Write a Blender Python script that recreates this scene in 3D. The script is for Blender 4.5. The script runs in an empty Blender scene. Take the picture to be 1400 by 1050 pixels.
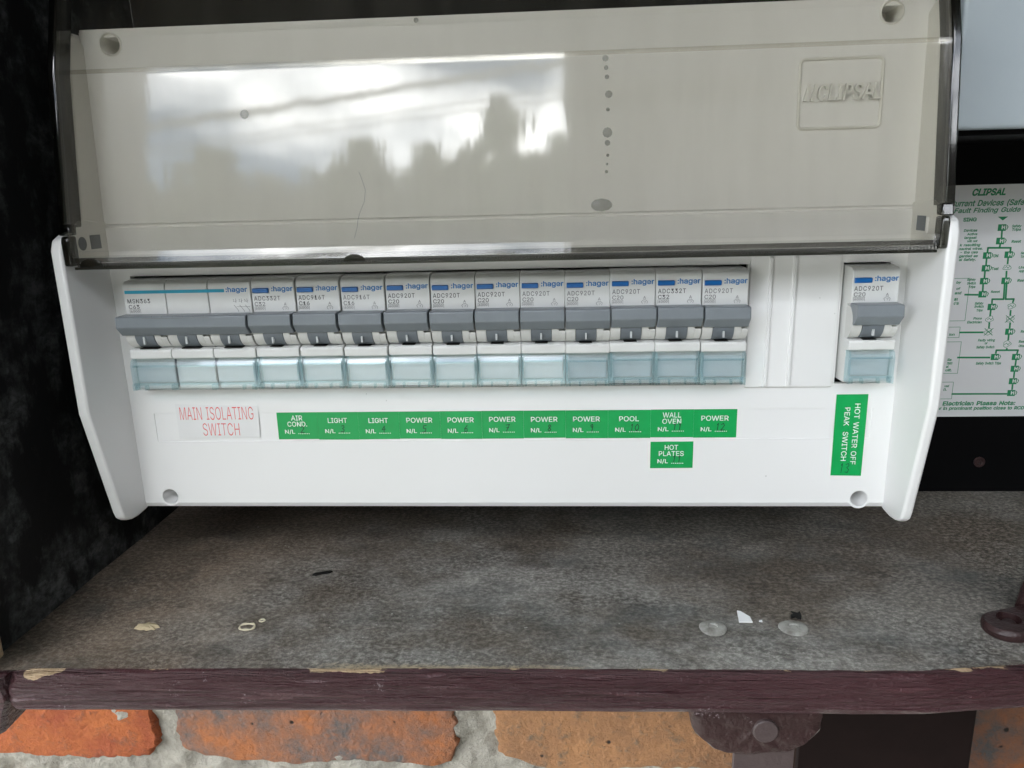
import bpy, bmesh, math, random
from math import sin, cos, pi, radians as R
from mathutils import Vector, Matrix, noise
random.seed(7)
S = 0.001            # every length below is in millimetres
col = bpy.context.scene.collection
sc = bpy.context.scene

# ---------------------------------------------------------------- camera
CAM = (175.1, -292.6, 30.2)
p_, y_, r_ = R(14.13), R(-3.76), R(-1.49)
f_ = Vector((sin(y_)*cos(p_), cos(y_)*cos(p_), -sin(p_)))
right = Vector((cos(y_), -sin(y_), 0)); up = right.cross(f_)
r2 = cos(r_)*right + sin(r_)*up; u2 = -sin(r_)*right + cos(r_)*up
cam = bpy.data.cameras.new('camera'); cam_o = bpy.data.objects.new('camera', cam); col.objects.link(cam_o)
m = Matrix((( r2.x, u2.x, -f_.x, CAM[0]*S), (r2.y, u2.y, -f_.y, CAM[1]*S), (r2.z, u2.z, -f_.z, CAM[2]*S), (0,0,0,1)))
cam_o.matrix_world = m
cam.sensor_width = 36; cam.lens = 1030/1400*36; cam.clip_start = 0.01; cam.clip_end = 500
sc.camera = cam_o

# ---------------------------------------------------------------- sky, sun, exposure
SUN_EL, SUN_AZ = R(48), R(20)          # the sun stands behind the house, hidden from the cabinet
w = bpy.data.worlds.new('World'); sc.world = w; w.use_nodes = True
nt = w.node_tree; nt.nodes.clear()
out = nt.nodes.new('ShaderNodeOutputWorld'); bg = nt.nodes.new('ShaderNodeBackground')
sky = nt.nodes.new('ShaderNodeTexSky'); sky.sky_type = 'NISHITA'; sky.sun_disc = False
sky.sun_elevation = SUN_EL; sky.sun_rotation = SUN_AZ; sky.dust_density = 2.0
tc = nt.nodes.new('ShaderNodeTexCoord'); mp = nt.nodes.new('ShaderNodeMapping'); mp.inputs['Scale'].default_value = (1, 1, 2.2)
mp.inputs['Location'].default_value = (0.35, 0.2, 0.1)
nz = nt.nodes.new('ShaderNodeTexNoise'); nz.inputs['Scale'].default_value = 3.2; nz.inputs['Detail'].default_value = 7; nz.inputs['Roughness'].default_value = 0.55
cr = nt.nodes.new('ShaderNodeValToRGB'); cr.color_ramp.elements[0].position = 0.40; cr.color_ramp.elements[1].position = 0.56
mx = nt.nodes.new('ShaderNodeMix'); mx.data_type = 'RGBA'
cl = nt.nodes.new('ShaderNodeMix'); cl.data_type = 'RGBA'
cl.inputs[6].default_value = (20, 21, 22.5, 1); cl.inputs[7].default_value = (27, 27.1, 27.0, 1)
n2 = nt.nodes.new('ShaderNodeTexNoise'); n2.inputs['Scale'].default_value = 6; n2.inputs['Detail'].default_value = 6
nt.links.new(tc.outputs['Generated'], mp.inputs[0]); nt.links.new(mp.outputs[0], nz.inputs['Vector']); nt.links.new(mp.outputs[0], n2.inputs['Vector'])
nt.links.new(nz.outputs[0], cr.inputs[0]); nt.links.new(n2.outputs[0], cl.inputs[0]); nt.links.new(cr.outputs[0], mx.inputs[0])
nt.links.new(sky.outputs[0], mx.inputs[6]); nt.links.new(cl.outputs[2], mx.inputs[7])
nt.links.new(mx.outputs[2], bg.inputs[0]); bg.inputs[1].default_value = 0.15; nt.links.new(bg.outputs[0], out.inputs[0])
sun = bpy.data.lights.new('sun', 'SUN'); sun.energy = 1.5; sun.angle = R(12); sun.color = (1, .96, .9)
sun_o = bpy.data.objects.new('sun', sun); col.objects.link(sun_o)
d = Vector((sin(SUN_AZ)*cos(SUN_EL), cos(SUN_AZ)*cos(SUN_EL), sin(SUN_EL)))
sun_o.rotation_euler = d.to_track_quat('Z', 'Y').to_euler(); sun_o.location = (0, 0, 5)
sc.view_settings.view_transform = 'Standard'; sc.view_settings.look = 'None'
sc.view_settings.exposure = 1.95; sc.view_settings.gamma = 1
sc.cycles.use_denoising = True; sc.cycles.max_bounces = 14; sc.cycles.transparent_max_bounces = 24
sc.cycles.diffuse_bounces = 6

# ---------------------------------------------------------------- materials
def mat(name): 
    m = bpy.data.materials.new(name); m.use_nodes = True
    return m, m.node_tree, m.node_tree.nodes['Principled BSDF']
def nd(t, typ, **kw):
    n = t.nodes.new(typ)
    for k, v in kw.items():
        if k in n.inputs: n.inputs[k].default_value = v
        else: setattr(n, k, v)
    return n
def coords(t, scale=(1,1,1)):
    g = t.nodes.new('ShaderNodeNewGeometry'); mp = nd(t, 'ShaderNodeMapping'); mp.inputs['Scale'].default_value = scale
    t.links.new(g.outputs['Position'], mp.inputs[0]); return mp.outputs[0]
def noisen(t, vec, scale, detail=5, rough=.5):
    n = nd(t, 'ShaderNodeTexNoise', Scale=scale, Detail=detail, Roughness=rough); t.links.new(vec, n.inputs['Vector']); return n.outputs[0]
def ramp(t, fac, stops):
    r = t.nodes.new('ShaderNodeValToRGB'); e = r.color_ramp.elements
    while len(e) < len(stops): e.new(.5)
    for i, (p, c) in enumerate(stops):
        e[i].position = p; e[i].color = (c, c, c, 1) if isinstance(c, (int, float)) else (*c, 1)
    t.links.new(fac, r.inputs[0]); return r.outputs[0]
def mixc(t, fac, a, b, mode='MIX'):
    m = t.nodes.new('ShaderNodeMix'); m.data_type = 'RGBA'; m.blend_type = mode
    for s, v in ((0, fac), (6, a), (7, b)):
        if isinstance(v, bpy.types.NodeSocket): t.links.new(v, m.inputs[s])
        elif s == 0: m.inputs[0].default_value = v
        else: m.inputs[s].default_value = (*v, 1)
    return m.outputs[2]
def math_(t, op, a, b=0.0, clamp=False):
    m = t.nodes.new('ShaderNodeMath'); m.operation = op; m.use_clamp = clamp
    for i, v in enumerate((a, b)):
        if isinstance(v, bpy.types.NodeSocket): t.links.new(v, m.inputs[i])
        else: m.inputs[i].default_value = v
    return m.outputs[0]
def bump(t, p, h, dist, strength=1.0):
    b = nd(t, 'ShaderNodeBump', Strength=strength, Distance=dist); t.links.new(h, b.inputs['Height']); t.links.new(b.outputs[0], p.inputs['Normal']); return b

def plastic(name, c, rough=.35, grime=.04, gscale=60, gcol=None, bumpd=0.00002, specks=0.0, spec=.5):
    m, t, p = mat(name)
    v = coords(t); n = noisen(t, v, gscale, 6, .6)
    c2 = gcol or tuple(x*(1-grime*2.5) for x in c)
    colr = mixc(t, ramp(t, n, [(.35, 0.0), (.75, 1.0)]), c, c2)
    if specks:
        vo = nd(t, 'ShaderNodeTexVoronoi', Scale=110.0); t.links.new(v, vo.inputs['Vector'])
        sp = ramp(t, vo.outputs['Distance'], [(.0, 1.0), (.022, 1.0), (.034, 0.0)])
        gate = ramp(t, noisen(t, v, 38, 2), [(.56, 0.0), (.60, 1.0)])
        colr = mixc(t, math_(t, 'MULTIPLY', math_(t, 'MULTIPLY', sp, gate), specks), colr, (.12, .11, .1))
    t.links.new(colr, p.inputs['Base Color'])
    t.links.new(ramp(t, noisen(t, v, 140, 4), [(.3, rough*.96), (.7, rough*1.05)]), p.inputs['Roughness'])
    p.inputs['Specular IOR Level'].default_value = spec
    bump(t, p, noisen(t, v, 900, 3), bumpd)
    return m
def clear(name, tint, rough=.02, f0=.04, haze=0.0, hazecol=(.5,.5,.5), bumps=None, gl=1.0):
    """thin clear plastic: tinted see-through plus a Schlick reflection"""
    m = bpy.data.materials.new(name); m.use_nodes = True; t = m.node_tree; t.nodes.clear()
    o = t.nodes.new('ShaderNodeOutputMaterial'); tr = nd(t, 'ShaderNodeBsdfTransparent'); g = nd(t, 'ShaderNodeBsdfAnisotropic')
    g.inputs['Roughness'].default_value = rough; g.inputs['Color'].default_value = (gl, gl, gl, 1)
    lw = nd(t, 'ShaderNodeLayerWeight', Blend=.5)
    pw = math_(t, 'POWER', lw.outputs['Facing'], 5.0); fr = math_(t, 'ADD', math_(t, 'MULTIPLY', pw, 1-f0), f0, True)
    v = coords(t)
    if bumps:
        b = nd(t, 'ShaderNodeBump', Strength=1.0, Distance=bumps[0]); vv = coords(t, bumps[1]); 
        t.links.new(noisen(t, vv, bumps[2], 3), b.inputs['Height']); t.links.new(b.outputs[0], g.inputs['Normal'])
    base = tr.outputs[0]
    tr.inputs[0].default_value = (*tint, 1)
    if haze:
        df = nd(t, 'ShaderNodeBsdfDiffuse'); df.inputs[0].default_value = (*hazecol, 1)
        mxh = t.nodes.new('ShaderNodeMixShader')
        vs = coords(t, (3, 1, .5))
        h1 = ramp(t, noisen(t, vs, 30, 8, .65), [(.42, haze*.25), (.8, haze*1.7)])
        t.links.new(h1, mxh.inputs[0]); t.links.new(base, mxh.inputs[1]); t.links.new(df.outputs[0], mxh.inputs[2]); base = mxh.outputs[0]
    mxs = t.nodes.new('ShaderNodeMixShader'); t.links.new(fr, mxs.inputs[0]); t.links.new(base, mxs.inputs[1]); t.links.new(g.outputs[0], mxs.inputs[2])
    t.links.new(mxs.outputs[0], o.inputs[0]); return m
def flat(name, c, rough=.5):
    m, t, p = mat(name); v = coords(t)
    t.links.new(mixc(t, ramp(t, noisen(t, v, 300, 4), [(.3, 0.0), (.8, 1.0)]), c, tuple(x*.8+.02 for x in c)), p.inputs['Base Color'])
    p.inputs['Roughness'].default_value = rough; return m

M = {}
M['white'] = plastic('white moulded plastic', (.80, .80, .80), .3, .02, 9, (.785, .785, .775), bumpd=.000006, specks=.5)
M['beige'] = plastic('aged white plastic', (.74, .735, .70), .38, .03, 12, (.71, .70, .66), specks=.5)
M['badge'] = plastic('polished raised lettering', (.80, .80, .77), .25, .02, 30)  # lighter than the moulding, the letters' highlight put into the colour
M['device'] = plastic('device plastic', (.70, .71, .70), .36, .02, 40, (.64, .64, .62))
M['device2'] = plastic('device housing plastic', (.62, .62, .60), .4, .03, 40)
M['grey'] = plastic('slate grey toggle plastic', (.205, .23, .25), .34, .05, 90, (.18, .20, .22))
M['greydark'] = plastic('dark grey wheel plastic', (.14, .16, .18), .42, .05, 90)
M['slot'] = plastic('black recess plastic', (.006, .006, .006), .6)  # stands for the darkness inside gaps and slots
M['mark'] = flat('pale grey mark', (.55, .57, .58))
M['blue'] = plastic('blue button plastic', (.008, .13, .42), .3, .03, 200)
M['hagerblue'] = flat('blue print', (.0, .16, .46)); M['cyan'] = flat('cyan stripe print', (.01, .35, .52))
M['print'] = flat('grey print', (.06, .06, .06)); M['faded'] = flat('faded grey print', (.17, .17, .17))
M['green'] = plastic('green sticker vinyl', (.0, .36, .085), .42, .03, 80, (.0, .31, .07))
M['wtext'] = flat('white print', (.85, .9, .87)); M['red'] = flat('red print', (.78, .10, .09))
M['ink'] = flat('faded dark ink', (.0, .06, .025)); M['vinyl'] = plastic('white sticker vinyl', (.77, .77, .77), .42, .02, 80)
M['smoke'] = clear('smoke tinted lid plastic', (.912, .902, .874), .046, .045, .022, (.50, .48, .41), (.00006, (1.5, 1, .35), 70), .84)
M['smokedark'] = clear('dark smoke lid edge plastic', (.30, .30, .28), .08, .05)  # same lid plastic, its edge-on darkness put into the tint
M['smokemid'] = clear('ribbed smoke lid edge plastic', (.50, .50, .50), .12, .07)
M['spot'] = clear('dried water spot', (.68, .68, .66), .3, .03, .12, (.3, .3, .28))
M['cover'] = clear('aqua clear plastic', (.938, .962, .968), .05, .05)
M['coverrim'] = clear('aqua plastic rim', (.84, .92, .94), .08, .08)
M['paper'] = plastic('label insert', (.56, .61, .63), .5, .03, 60)
M['postergreen'] = flat('poster green print', (.0, .27, .10)); M['poster'] = plastic('poster sheet', (.80, .81, .82), .35, .05, 20, (.76, .77, .78))
M['metergrey'] = plastic('pale blue grey enamel', (.52, .585, .63), .33, .05, 25, (.48, .55, .60), specks=.7)
M['zinc'] = plastic('weathered zinc', (.40, .40, .37), .5, .15, 300, (.17, .16, .14), .00015)
M['chipw'] = plastic('white plastic chip', (.8, .82, .82), .4); M['chipb'] = plastic('black chip', (.004, .004, .004), .5)
M['tan'] = flat('tan crust', (.52, .43, .27), .8); M['cream'] = flat('cream crust', (.70, .66, .48), .8)

def blackboard():
    m, t, p = mat('scuffed black panel board'); v = coords(t)
    vo = nd(t, 'ShaderNodeTexVoronoi', Scale=85.0, distance='EUCLIDEAN'); 
    wv = nd(t, 'ShaderNodeVectorMath', operation='ADD'); nn = nd(t, 'ShaderNodeTexNoise', Scale=30.0, Detail=6.0); t.links.new(v, nn.inputs['Vector'])
    sc_ = nd(t, 'ShaderNodeVectorMath', operation='SCALE'); sc_.inputs[3].default_value = .035; t.links.new(nn.outputs[1], sc_.inputs[0])
    t.links.new(v, wv.inputs[0]); t.links.new(sc_.outputs[0], wv.inputs[1]); t.links.new(wv.outputs[0], vo.inputs['Vector'])
    sep = t.nodes.new('ShaderNodeSeparateColor'); t.links.new(vo.outputs['Color'], sep.inputs[0])
    a = ramp(t, sep.outputs[0], [(.25, 0.0), (.9, 1.0)])
    b = ramp(t, noisen(t, coords(t, (1, 1.4, .8)), 30, 9, .7), [(.46, 0.0), (.56, 1.0)])
    k = math_(t, 'MULTIPLY', math_(t, 'MULTIPLY', ramp(t, noisen(t, coords(t, (1, .8, 1.2)), 150, 9, .75), [(.40, .1), (.60, 1.0)]), b), math_(t, 'ADD', math_(t, 'MULTIPLY', a, .45), .55))
    t.links.new(mixc(t, k, (.011, .0115, .012), (.115, .122, .122)), p.inputs['Base Color'])
    t.links.new(ramp(t, k, [(0, .62), (1, .5)]), p.inputs['Roughness'])
    p.inputs['Specular IOR Level'].default_value = .25
    bump(t, p, noisen(t, v, 160, 5), .0002); return m
M['black'] = blackboard()
M['blackflat'] = plastic('plain black panel', (.003, .003, .0035), .55, .05, 60, spec=.08)

def shelfmat():
    m, t, p = mat('weathered fibre cement'); v = coords(t); vs = coords(t, (.8, 1, 1))
    n1 = noisen(t, vs, 34, 8, .62); n2 = noisen(t, vs, 560, 10, .8); n3 = noisen(t, v, 11, 4)
    base = mixc(t, ramp(t, n1, [(.36, 0.0), (.64, 1.0)]), (.055, .053, .050), (.155, .160, .160))
    base = mixc(t, ramp(t, n2, [(.40, 0.0), (.62, 1.0)]), base, (.30, .30, .285), 'MIX')
    # keep the fine pale fibres sparse
    fib = ramp(t, n2, [(.45, .0), (.66, .8)])
    base2 = mixc(t, fib, mixc(t, ramp(t, n1, [(.38, 0.0), (.60, 1.0)]), (.078, .070, .060), (.27, .26, .24)), (.72, .70, .65))
    sx = t.nodes.new('ShaderNodeSeparateXYZ'); t.links.new(v, sx.inputs[0])
    # brown dirt on the left and along the back right
    left = ramp(t, math_(t, 'ADD', math_(t, 'MULTIPLY', sx.outputs[0], -9.0), math_(t, 'MULTIPLY', n3, 2.1)), [(.25, 0.0), (1.0, 1.0)])
    brown = mixc(t, ramp(t, n1, [(.3, 0.0), (.7, 1.0)]), (.045, .030, .020), (.26, .185, .125))
    base2 = mixc(t, math_(t, 'MULTIPLY', left, .85), base2, mixc(t, fib, brown, (.50, .42, .33)))
    rt = ramp(t, math_(t, 'ADD', math_(t, 'MULTIPLY', math_(t, 'SUBTRACT', sx.outputs[0], .20), 4.0), math_(t, 'ADD', math_(t, 'MULTIPLY', sx.outputs[1], 10.0), math_(t, 'MULTIPLY', n1, .9))), [(.45, 0.0), (1.0, 1.0)])
    base2 = mixc(t, math_(t, 'MULTIPLY', rt, .55), base2, mixc(t, fib, (.06, .052, .040), (.50, .43, .34)))
    dk = ramp(t, noisen(t, coords(t, (.6, 1, 1)), 24, 7, .65), [(.50, 0.0), (.64, 1.0)])
    base2 = mixc(t, math_(t, 'MULTIPLY', dk, .6), base2, (.06, .07, .07))
    pt = ramp(t, noisen(t, coords(t, (.7, 1, 1)), 19, 7, .65), [(.43, 0.0), (.58, 1.0)])
    base2 = mixc(t, math_(t, 'MULTIPLY', pt, .8), base2, mixc(t, fib, (.07, .052, .037), (.34, .29, .23)))
    sm_ = ramp(t, noisen(t, coords(t, (.7, 1, 1)), 46, 6, .7), [(.55, 0.0), (.63, 1.0)])
    base2 = mixc(t, math_(t, 'MULTIPLY', sm_, .5), base2, mixc(t, fib, (.04, .033, .027), (.22, .19, .16)))
    # sand dusted along the front edge
    g1 = math_(t, 'SUBTRACT', 1.0, math_(t, 'ABSOLUTE', math_(t, 'DIVIDE', math_(t, 'SUBTRACT', sx.outputs[0], .135), .062)))
    g2 = math_(t, 'ADD', math_(t, 'MULTIPLY', math_(t, 'ADD', sx.outputs[1], .0565), -170.0), 1.0)
    sand = ramp(t, math_(t, 'ADD', math_(t, 'MINIMUM', math_(t, 'MULTIPLY', g1, 1.6), g2), math_(t, 'MULTIPLY', math_(t, 'SUBTRACT', n2, .5), 2.2)), [(.3, 0.0), (.75, 1.0)])
    base2 = mixc(t, math_(t, 'MULTIPLY', sand, .85), base2, (.50, .40, .26))
    vo = nd(t, 'ShaderNodeTexVoronoi', Scale=230.0); t.links.new(v, vo.inputs['Vector'])
    sp = ramp(t, vo.outputs['Distance'], [(.0, 1.0), (.07, 1.0), (.1, 0.0)]); gate = ramp(t, noisen(t, v, 120, 2), [(.60, 0.0), (.63, 1.0)])
    base2 = mixc(t, math_(t, 'MULTIPLY', sp, gate), base2, (.55, .54, .5))
    t.links.new(base2, p.inputs['Base Color']); p.inputs['Specular IOR Level'].default_value = .45
    t.links.new(ramp(t, n1, [(.3, .42), (.7, .7)]), p.inputs['Roughness'])
    h = math_(t, 'ADD', math_(t, 'MULTIPLY', n2, .7), math_(t, 'MULTIPLY', n1, 1.0)); bump(t, p, h, .0009); return m
M['shelf'] = shelfmat()

def painted(name, c, c2, chips=True, grain=.0009):
    m, t, p = mat(name); v = coords(t); vs = coords(t, (.05, .8, 1.0) if chips else (.3, .3, .3)); vd = coords(t, (.25, 1, 1))
    wn = nd(t, 'ShaderNodeTexNoise', Scale=420.0, Detail=5.0, Roughness=.6); t.links.new(vs, wn.inputs['Vector'])
    wr = ramp(t, wn.outputs[0], [(.35, 0.0), (.6, 1.0)])
    fine = noisen(t, v, 700, 5, .6); big = noisen(t, vd, 60, 4)
    colr = mixc(t, ramp(t, big, [(.35, 0.0), (.7, 1.0)]), c, c2)
    sc2 = ramp(t, math_(t, 'MULTIPLY', noisen(t, v, 90, 3), noisen(t, v, 900, 3, .7)), [(.40, 0.0), (.45, 1.0)])
    colr = mixc(t, sc2, colr, (.24, .19, .20))
    if chips:
        sx = t.nodes.new('ShaderNodeSeparateXYZ'); t.links.new(v, sx.inputs[0])
        hi = math_(t, 'ADD', math_(t, 'ADD', math_(t, 'MULTIPLY', math_(t, 'ADD', sx.outputs[2], .1372), 520.0), math_(t, 'SUBTRACT', math_(t, 'MULTIPLY', math_(t, 'SUBTRACT', 1.0, math_(t, 'ABSOLUTE', math_(t, 'DIVIDE', math_(t, 'ADD', sx.outputs[0], .018), .012)), True), 1.6), .55)), math_(t, 'MULTIPLY', math_(t, 'SUBTRACT', noisen(t, coords(t, (.5, 1, 1)), 75, 5, .65), .5), 3.7))
        colr = mixc(t, ramp(t, hi, [(.55, 0.0), (.62, 1.0)]), colr, mixc(t, fine, (.30, .19, .10), (.62, .47, .30)))
    t.links.new(colr, p.inputs['Base Color']); p.inputs['Roughness'].default_value = .38; p.inputs['Specular IOR Level'].default_value = .45
    h = math_(t, 'ADD', math_(t, 'MULTIPLY', wr, .8), math_(t, 'MULTIPLY', fine, .35)); bump(t, p, h, grain); return m
M['purple'] = painted('weathered maroon brown paint', (.044, .014, .017), (.068, .025, .029), True, .0018)
M['bracket'] = painted('lumpy brown paint', (.030, .014, .014), (.042, .021, .020), False, .0005)
M['taupe'] = painted('flat taupe paint', (.065, .046, .046), (.075, .055, .053), False, .0002)
M['darkpost'] = plastic('dark brown paint', (.010, .005, .0045), .6, .1, 50, spec=.15)

def brickmat(name, c1, c2, c3):
    m, t, p = mat(name); v = coords(t)
    n1 = noisen(t, v, 22, 7, .68); n2 = noisen(t, v, 85, 8, .72)
    colr = mixc(t, ramp(t, n1, [(.38, 0.0), (.62, 1.0)]), c1, c2)
    colr = mixc(t, ramp(t, n2, [(.53, 0.0), (.70, .9)]), colr, c3)
    vo = nd(t, 'ShaderNodeTexVoronoi', Scale=75.0); t.links.new(v, vo.inputs['Vector'])
    pit = math_(t, 'MULTIPLY', ramp(t, math_(t, 'ADD', vo.outputs['Distance'], math_(t, 'MULTIPLY', math_(t, 'SUBTRACT', n2, .5), .35)), [(0, 1.0), (.07, 1.0), (.13, 0.0)]), ramp(t, noisen(t, v, 40, 2), [(.5, 0.0), (.56, 1.0)]))
    colr = mixc(t, pit, colr, (.03, .02, .015))
    t.links.new(colr, p.inputs['Base Color']); p.inputs['Roughness'].default_value = .8
    bump(t, p, math_(t, 'SUBTRACT', n2, math_(t, 'MULTIPLY', pit, .8)), .012); return m
M['brickA'] = brickmat('orange face brick', (.60, .165, .038), (.42, .085, .025), (.24, .09, .05))
M['brickB'] = brickmat('orange brick with blue grey flash', (.52, .18, .06), (.15, .14, .135), (.38, .15, .07))
M['brickC'] = brickmat('tan brick', (.55, .27, .115), (.38, .19, .09), (.17, .15, .11))
def mortarmat():
    m, t, p = mat('rough lime mortar'); v = coords(t); n = noisen(t, v, 90, 8, .7)
    t.links.new(ramp(t, n, [(.3, (.34, .31, .26)), (.6, (.52, .49, .42)), (.8, (.66, .62, .54))]), p.inputs['Base Color'])
    p.inputs['Roughness'].default_value = .9; bump(t, p, n, .012); return m
M['mortar'] = mortarmat()
M['leaf'] = flat('dull green foliage', (.05, .075, .03), .7); M['bark'] = flat('grey bark', (.12, .10, .08), .8)
M['cable'] = flat('grey cable sheath', (.13, .13, .12)); M['soffit'] = plastic('cream painted soffit', (.07, .06, .045), .7, .05, 3)  # soffit colour darkened to keep the lid's reflection dim
M['pier'] = plastic('dark verandah post paint', (.045, .04, .035), .6, .08, 5)  # colour of the unseen blockers added outside
M['paving'] = plastic('pale concrete paving', (.20, .20, .17), .8, .1, 2)

# ---------------------------------------------------------------- mesh helpers (mm)
class MB:
    def __init__(s): s.v = []; s.f = []
    def add(s, vs, fs):
        b = len(s.v); s.v += [tuple(x) for x in vs]; s.f += [tuple(i+b for i in f) for f in fs]; return s
    def box(s, x0, x1, y0, y1, z0, z1):
        return s.add([(x, y, z) for x in (x0, x1) for y in (y0, y1) for z in (z0, z1)],
                     [(0,1,3,2), (4,6,7,5), (0,4,5,1), (2,3,7,6), (0,2,6,4), (1,5,7,3)])
    def prism(s, prof, x0, x1):            # profile of (y, z), extruded along x
        n = len(prof)
        return s.add([(x0, y, z) for y, z in prof] + [(x1, y, z) for y, z in prof],
                     [tuple(range(n)), tuple(range(2*n-1, n-1, -1))] + [(i, i+n, (i+1) % n+n, (i+1) % n) for i in range(n)])
    def plate(s, prof, y0, y1):            # outline of (x, z), extruded along y
        n = len(prof)
        return s.add([(x, y0, z) for x, z in prof] + [(x, y1, z) for x, z in prof],
                     [tuple(range(n)), tuple(range(2*n-1, n-1, -1))] + [(i, i+n, (i+1) % n+n, (i+1) % n) for i in range(n)])
    def cyl(s, c, axis, r0, r1, l0, l1, n=32):
        """tapered cylinder round an axis through c, from l0 to l1 along it"""
        vs = []
        for l, r in ((l0, r0), (l1, r1)):
            for i in range(n):
                a = 2*pi*i/n; u, w_ = r*cos(a), r*sin(a)
                vs.append({'x': (c[0]+l, c[1]+u, c[2]+w_), 'y': (c[0]+u, c[1]+l, c[2]+w_), 'z': (c[0]+u, c[1]+w_, c[2]+l)}[axis])
        return s.add(vs, [tuple(range(n)), tuple(range(2*n-1, n-1, -1))] + [(i, i+n, (i+1) % n+n, (i+1) % n) for i in range(n)])
    def rings(s, rings, cap=True):     # loft of equal rings
        n = len(rings[0]); vs = [p for r in rings for p in r]; fs = []
        for k in range(len(rings)-1):
            for i in range(n): fs.append((k*n+i, (k+1)*n+i, (k+1)*n+(i+1) % n, k*n+(i+1) % n))
        if cap: fs.append(tuple(range(n-1, -1, -1)))
        fs.append(tuple(range((len(rings)-1)*n, len(rings)*n)))
        return s.add(vs, fs)
    def tube(s, pts, r, n=10):
        rs = []
        for i, p in enumerate(pts):
            a = Vector(pts[max(i-1, 0)]); b = Vector(pts[min(i+1, len(pts)-1)]); d_ = (b-a).normalized()
            u = d_.orthogonal().normalized() if i == 0 else (u0 - d_*u0.dot(d_)).normalized(); u0 = u; w_ = d_.cross(u)
            rr = r[i] if isinstance(r, (list, tuple)) else r
            rs.append([tuple(Vector(p) + u*rr*cos(2*pi*k/n) + w_*rr*sin(2*pi*k/n)) for k in range(n)])
        return s.rings(rs)
def wloc(o):
    v = Vector((0, 0, 0))
    while o: v += o.location; o = o.parent
    return v
def finish(name, me, mt, parent=None, bevel=0, seg=2, smooth=False, kind=None, label=None):
    bm = bmesh.new(); bm.from_mesh(me); bmesh.ops.recalc_face_normals(bm, faces=bm.faces); bm.to_mesh(me); bm.free()
    if mt: me.materials.clear(); me.materials.append(mt)
    o = bpy.data.objects.new(name, me); col.objects.link(o)
    if parent: o.parent = parent
    if bevel:
        b = o.modifiers.new('Bevel', 'BEVEL'); b.width = bevel*S; b.segments = seg; b.limit_method = 'ANGLE'; b.angle_limit = R(28); b.harden_normals = False
    if smooth or bevel:
        for p in me.polygons: p.use_smooth = True
        try: me.set_sharp_from_angle(angle=R(40))
        except Exception: pass
    if kind: o['kind'] = kind
    if label: o['label'] = label
    return o
def obj(name, mb, mt, parent=None, **kw):
    off = wloc(parent) if parent else Vector((0, 0, 0)); loc = kw.pop('loc', None)
    me = bpy.data.meshes.new(name)
    if loc: off = Vector(loc)*S
    me.from_pydata([tuple(Vector(v)*S - off) for v in mb.v], [], mb.f); me.validate()
    o = finish(name, me, mt, parent, **kw)
    if loc: o.location = off - (wloc(parent) if parent else Vector((0, 0, 0)))
    return o
def boolean(o, cutter_mb, op='DIFFERENCE'):
    me = bpy.data.meshes.new('cut'); off = wloc(o); me.from_pydata([tuple(Vector(v)*S - off) for v in cutter_mb.v], [], cutter_mb.f)
    bm = bmesh.new(); bm.from_mesh(me); bmesh.ops.recalc_face_normals(bm, faces=bm.faces); bm.to_mesh(me); bm.free()
    c = bpy.data.objects.new('cut', me); col.objects.link(c); c.location = off
    md = o.modifiers.new('b', 'BOOLEAN'); md.operation = op; md.object = c; md.solver = 'EXACT'
    bv = [x for x in o.modifiers if x.type == 'BEVEL']
    for x in bv: x.show_viewport = False
    bpy.context.view_layer.update(); dg = bpy.context.evaluated_depsgraph_get()
    new = bpy.data.meshes.new_from_object(o.evaluated_get(dg)); o.modifiers.remove(md); o.data = new
    for x in bv: x.show_viewport = True
    bpy.data.objects.remove(c)
def thing(name, label, cat, loc=(0, 0, 0), group=None):
    o = bpy.data.objects.new(name, None); col.objects.link(o); o.location = Vector(loc)*S; o.empty_display_size = .01
    o['label'] = label; o['category'] = cat
    if group: o['group'] = group
    return o
def tag(o, label, cat, group=None):
    o['label'] = label; o['category'] = cat
    if group: o['group'] = group
    return o
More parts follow.
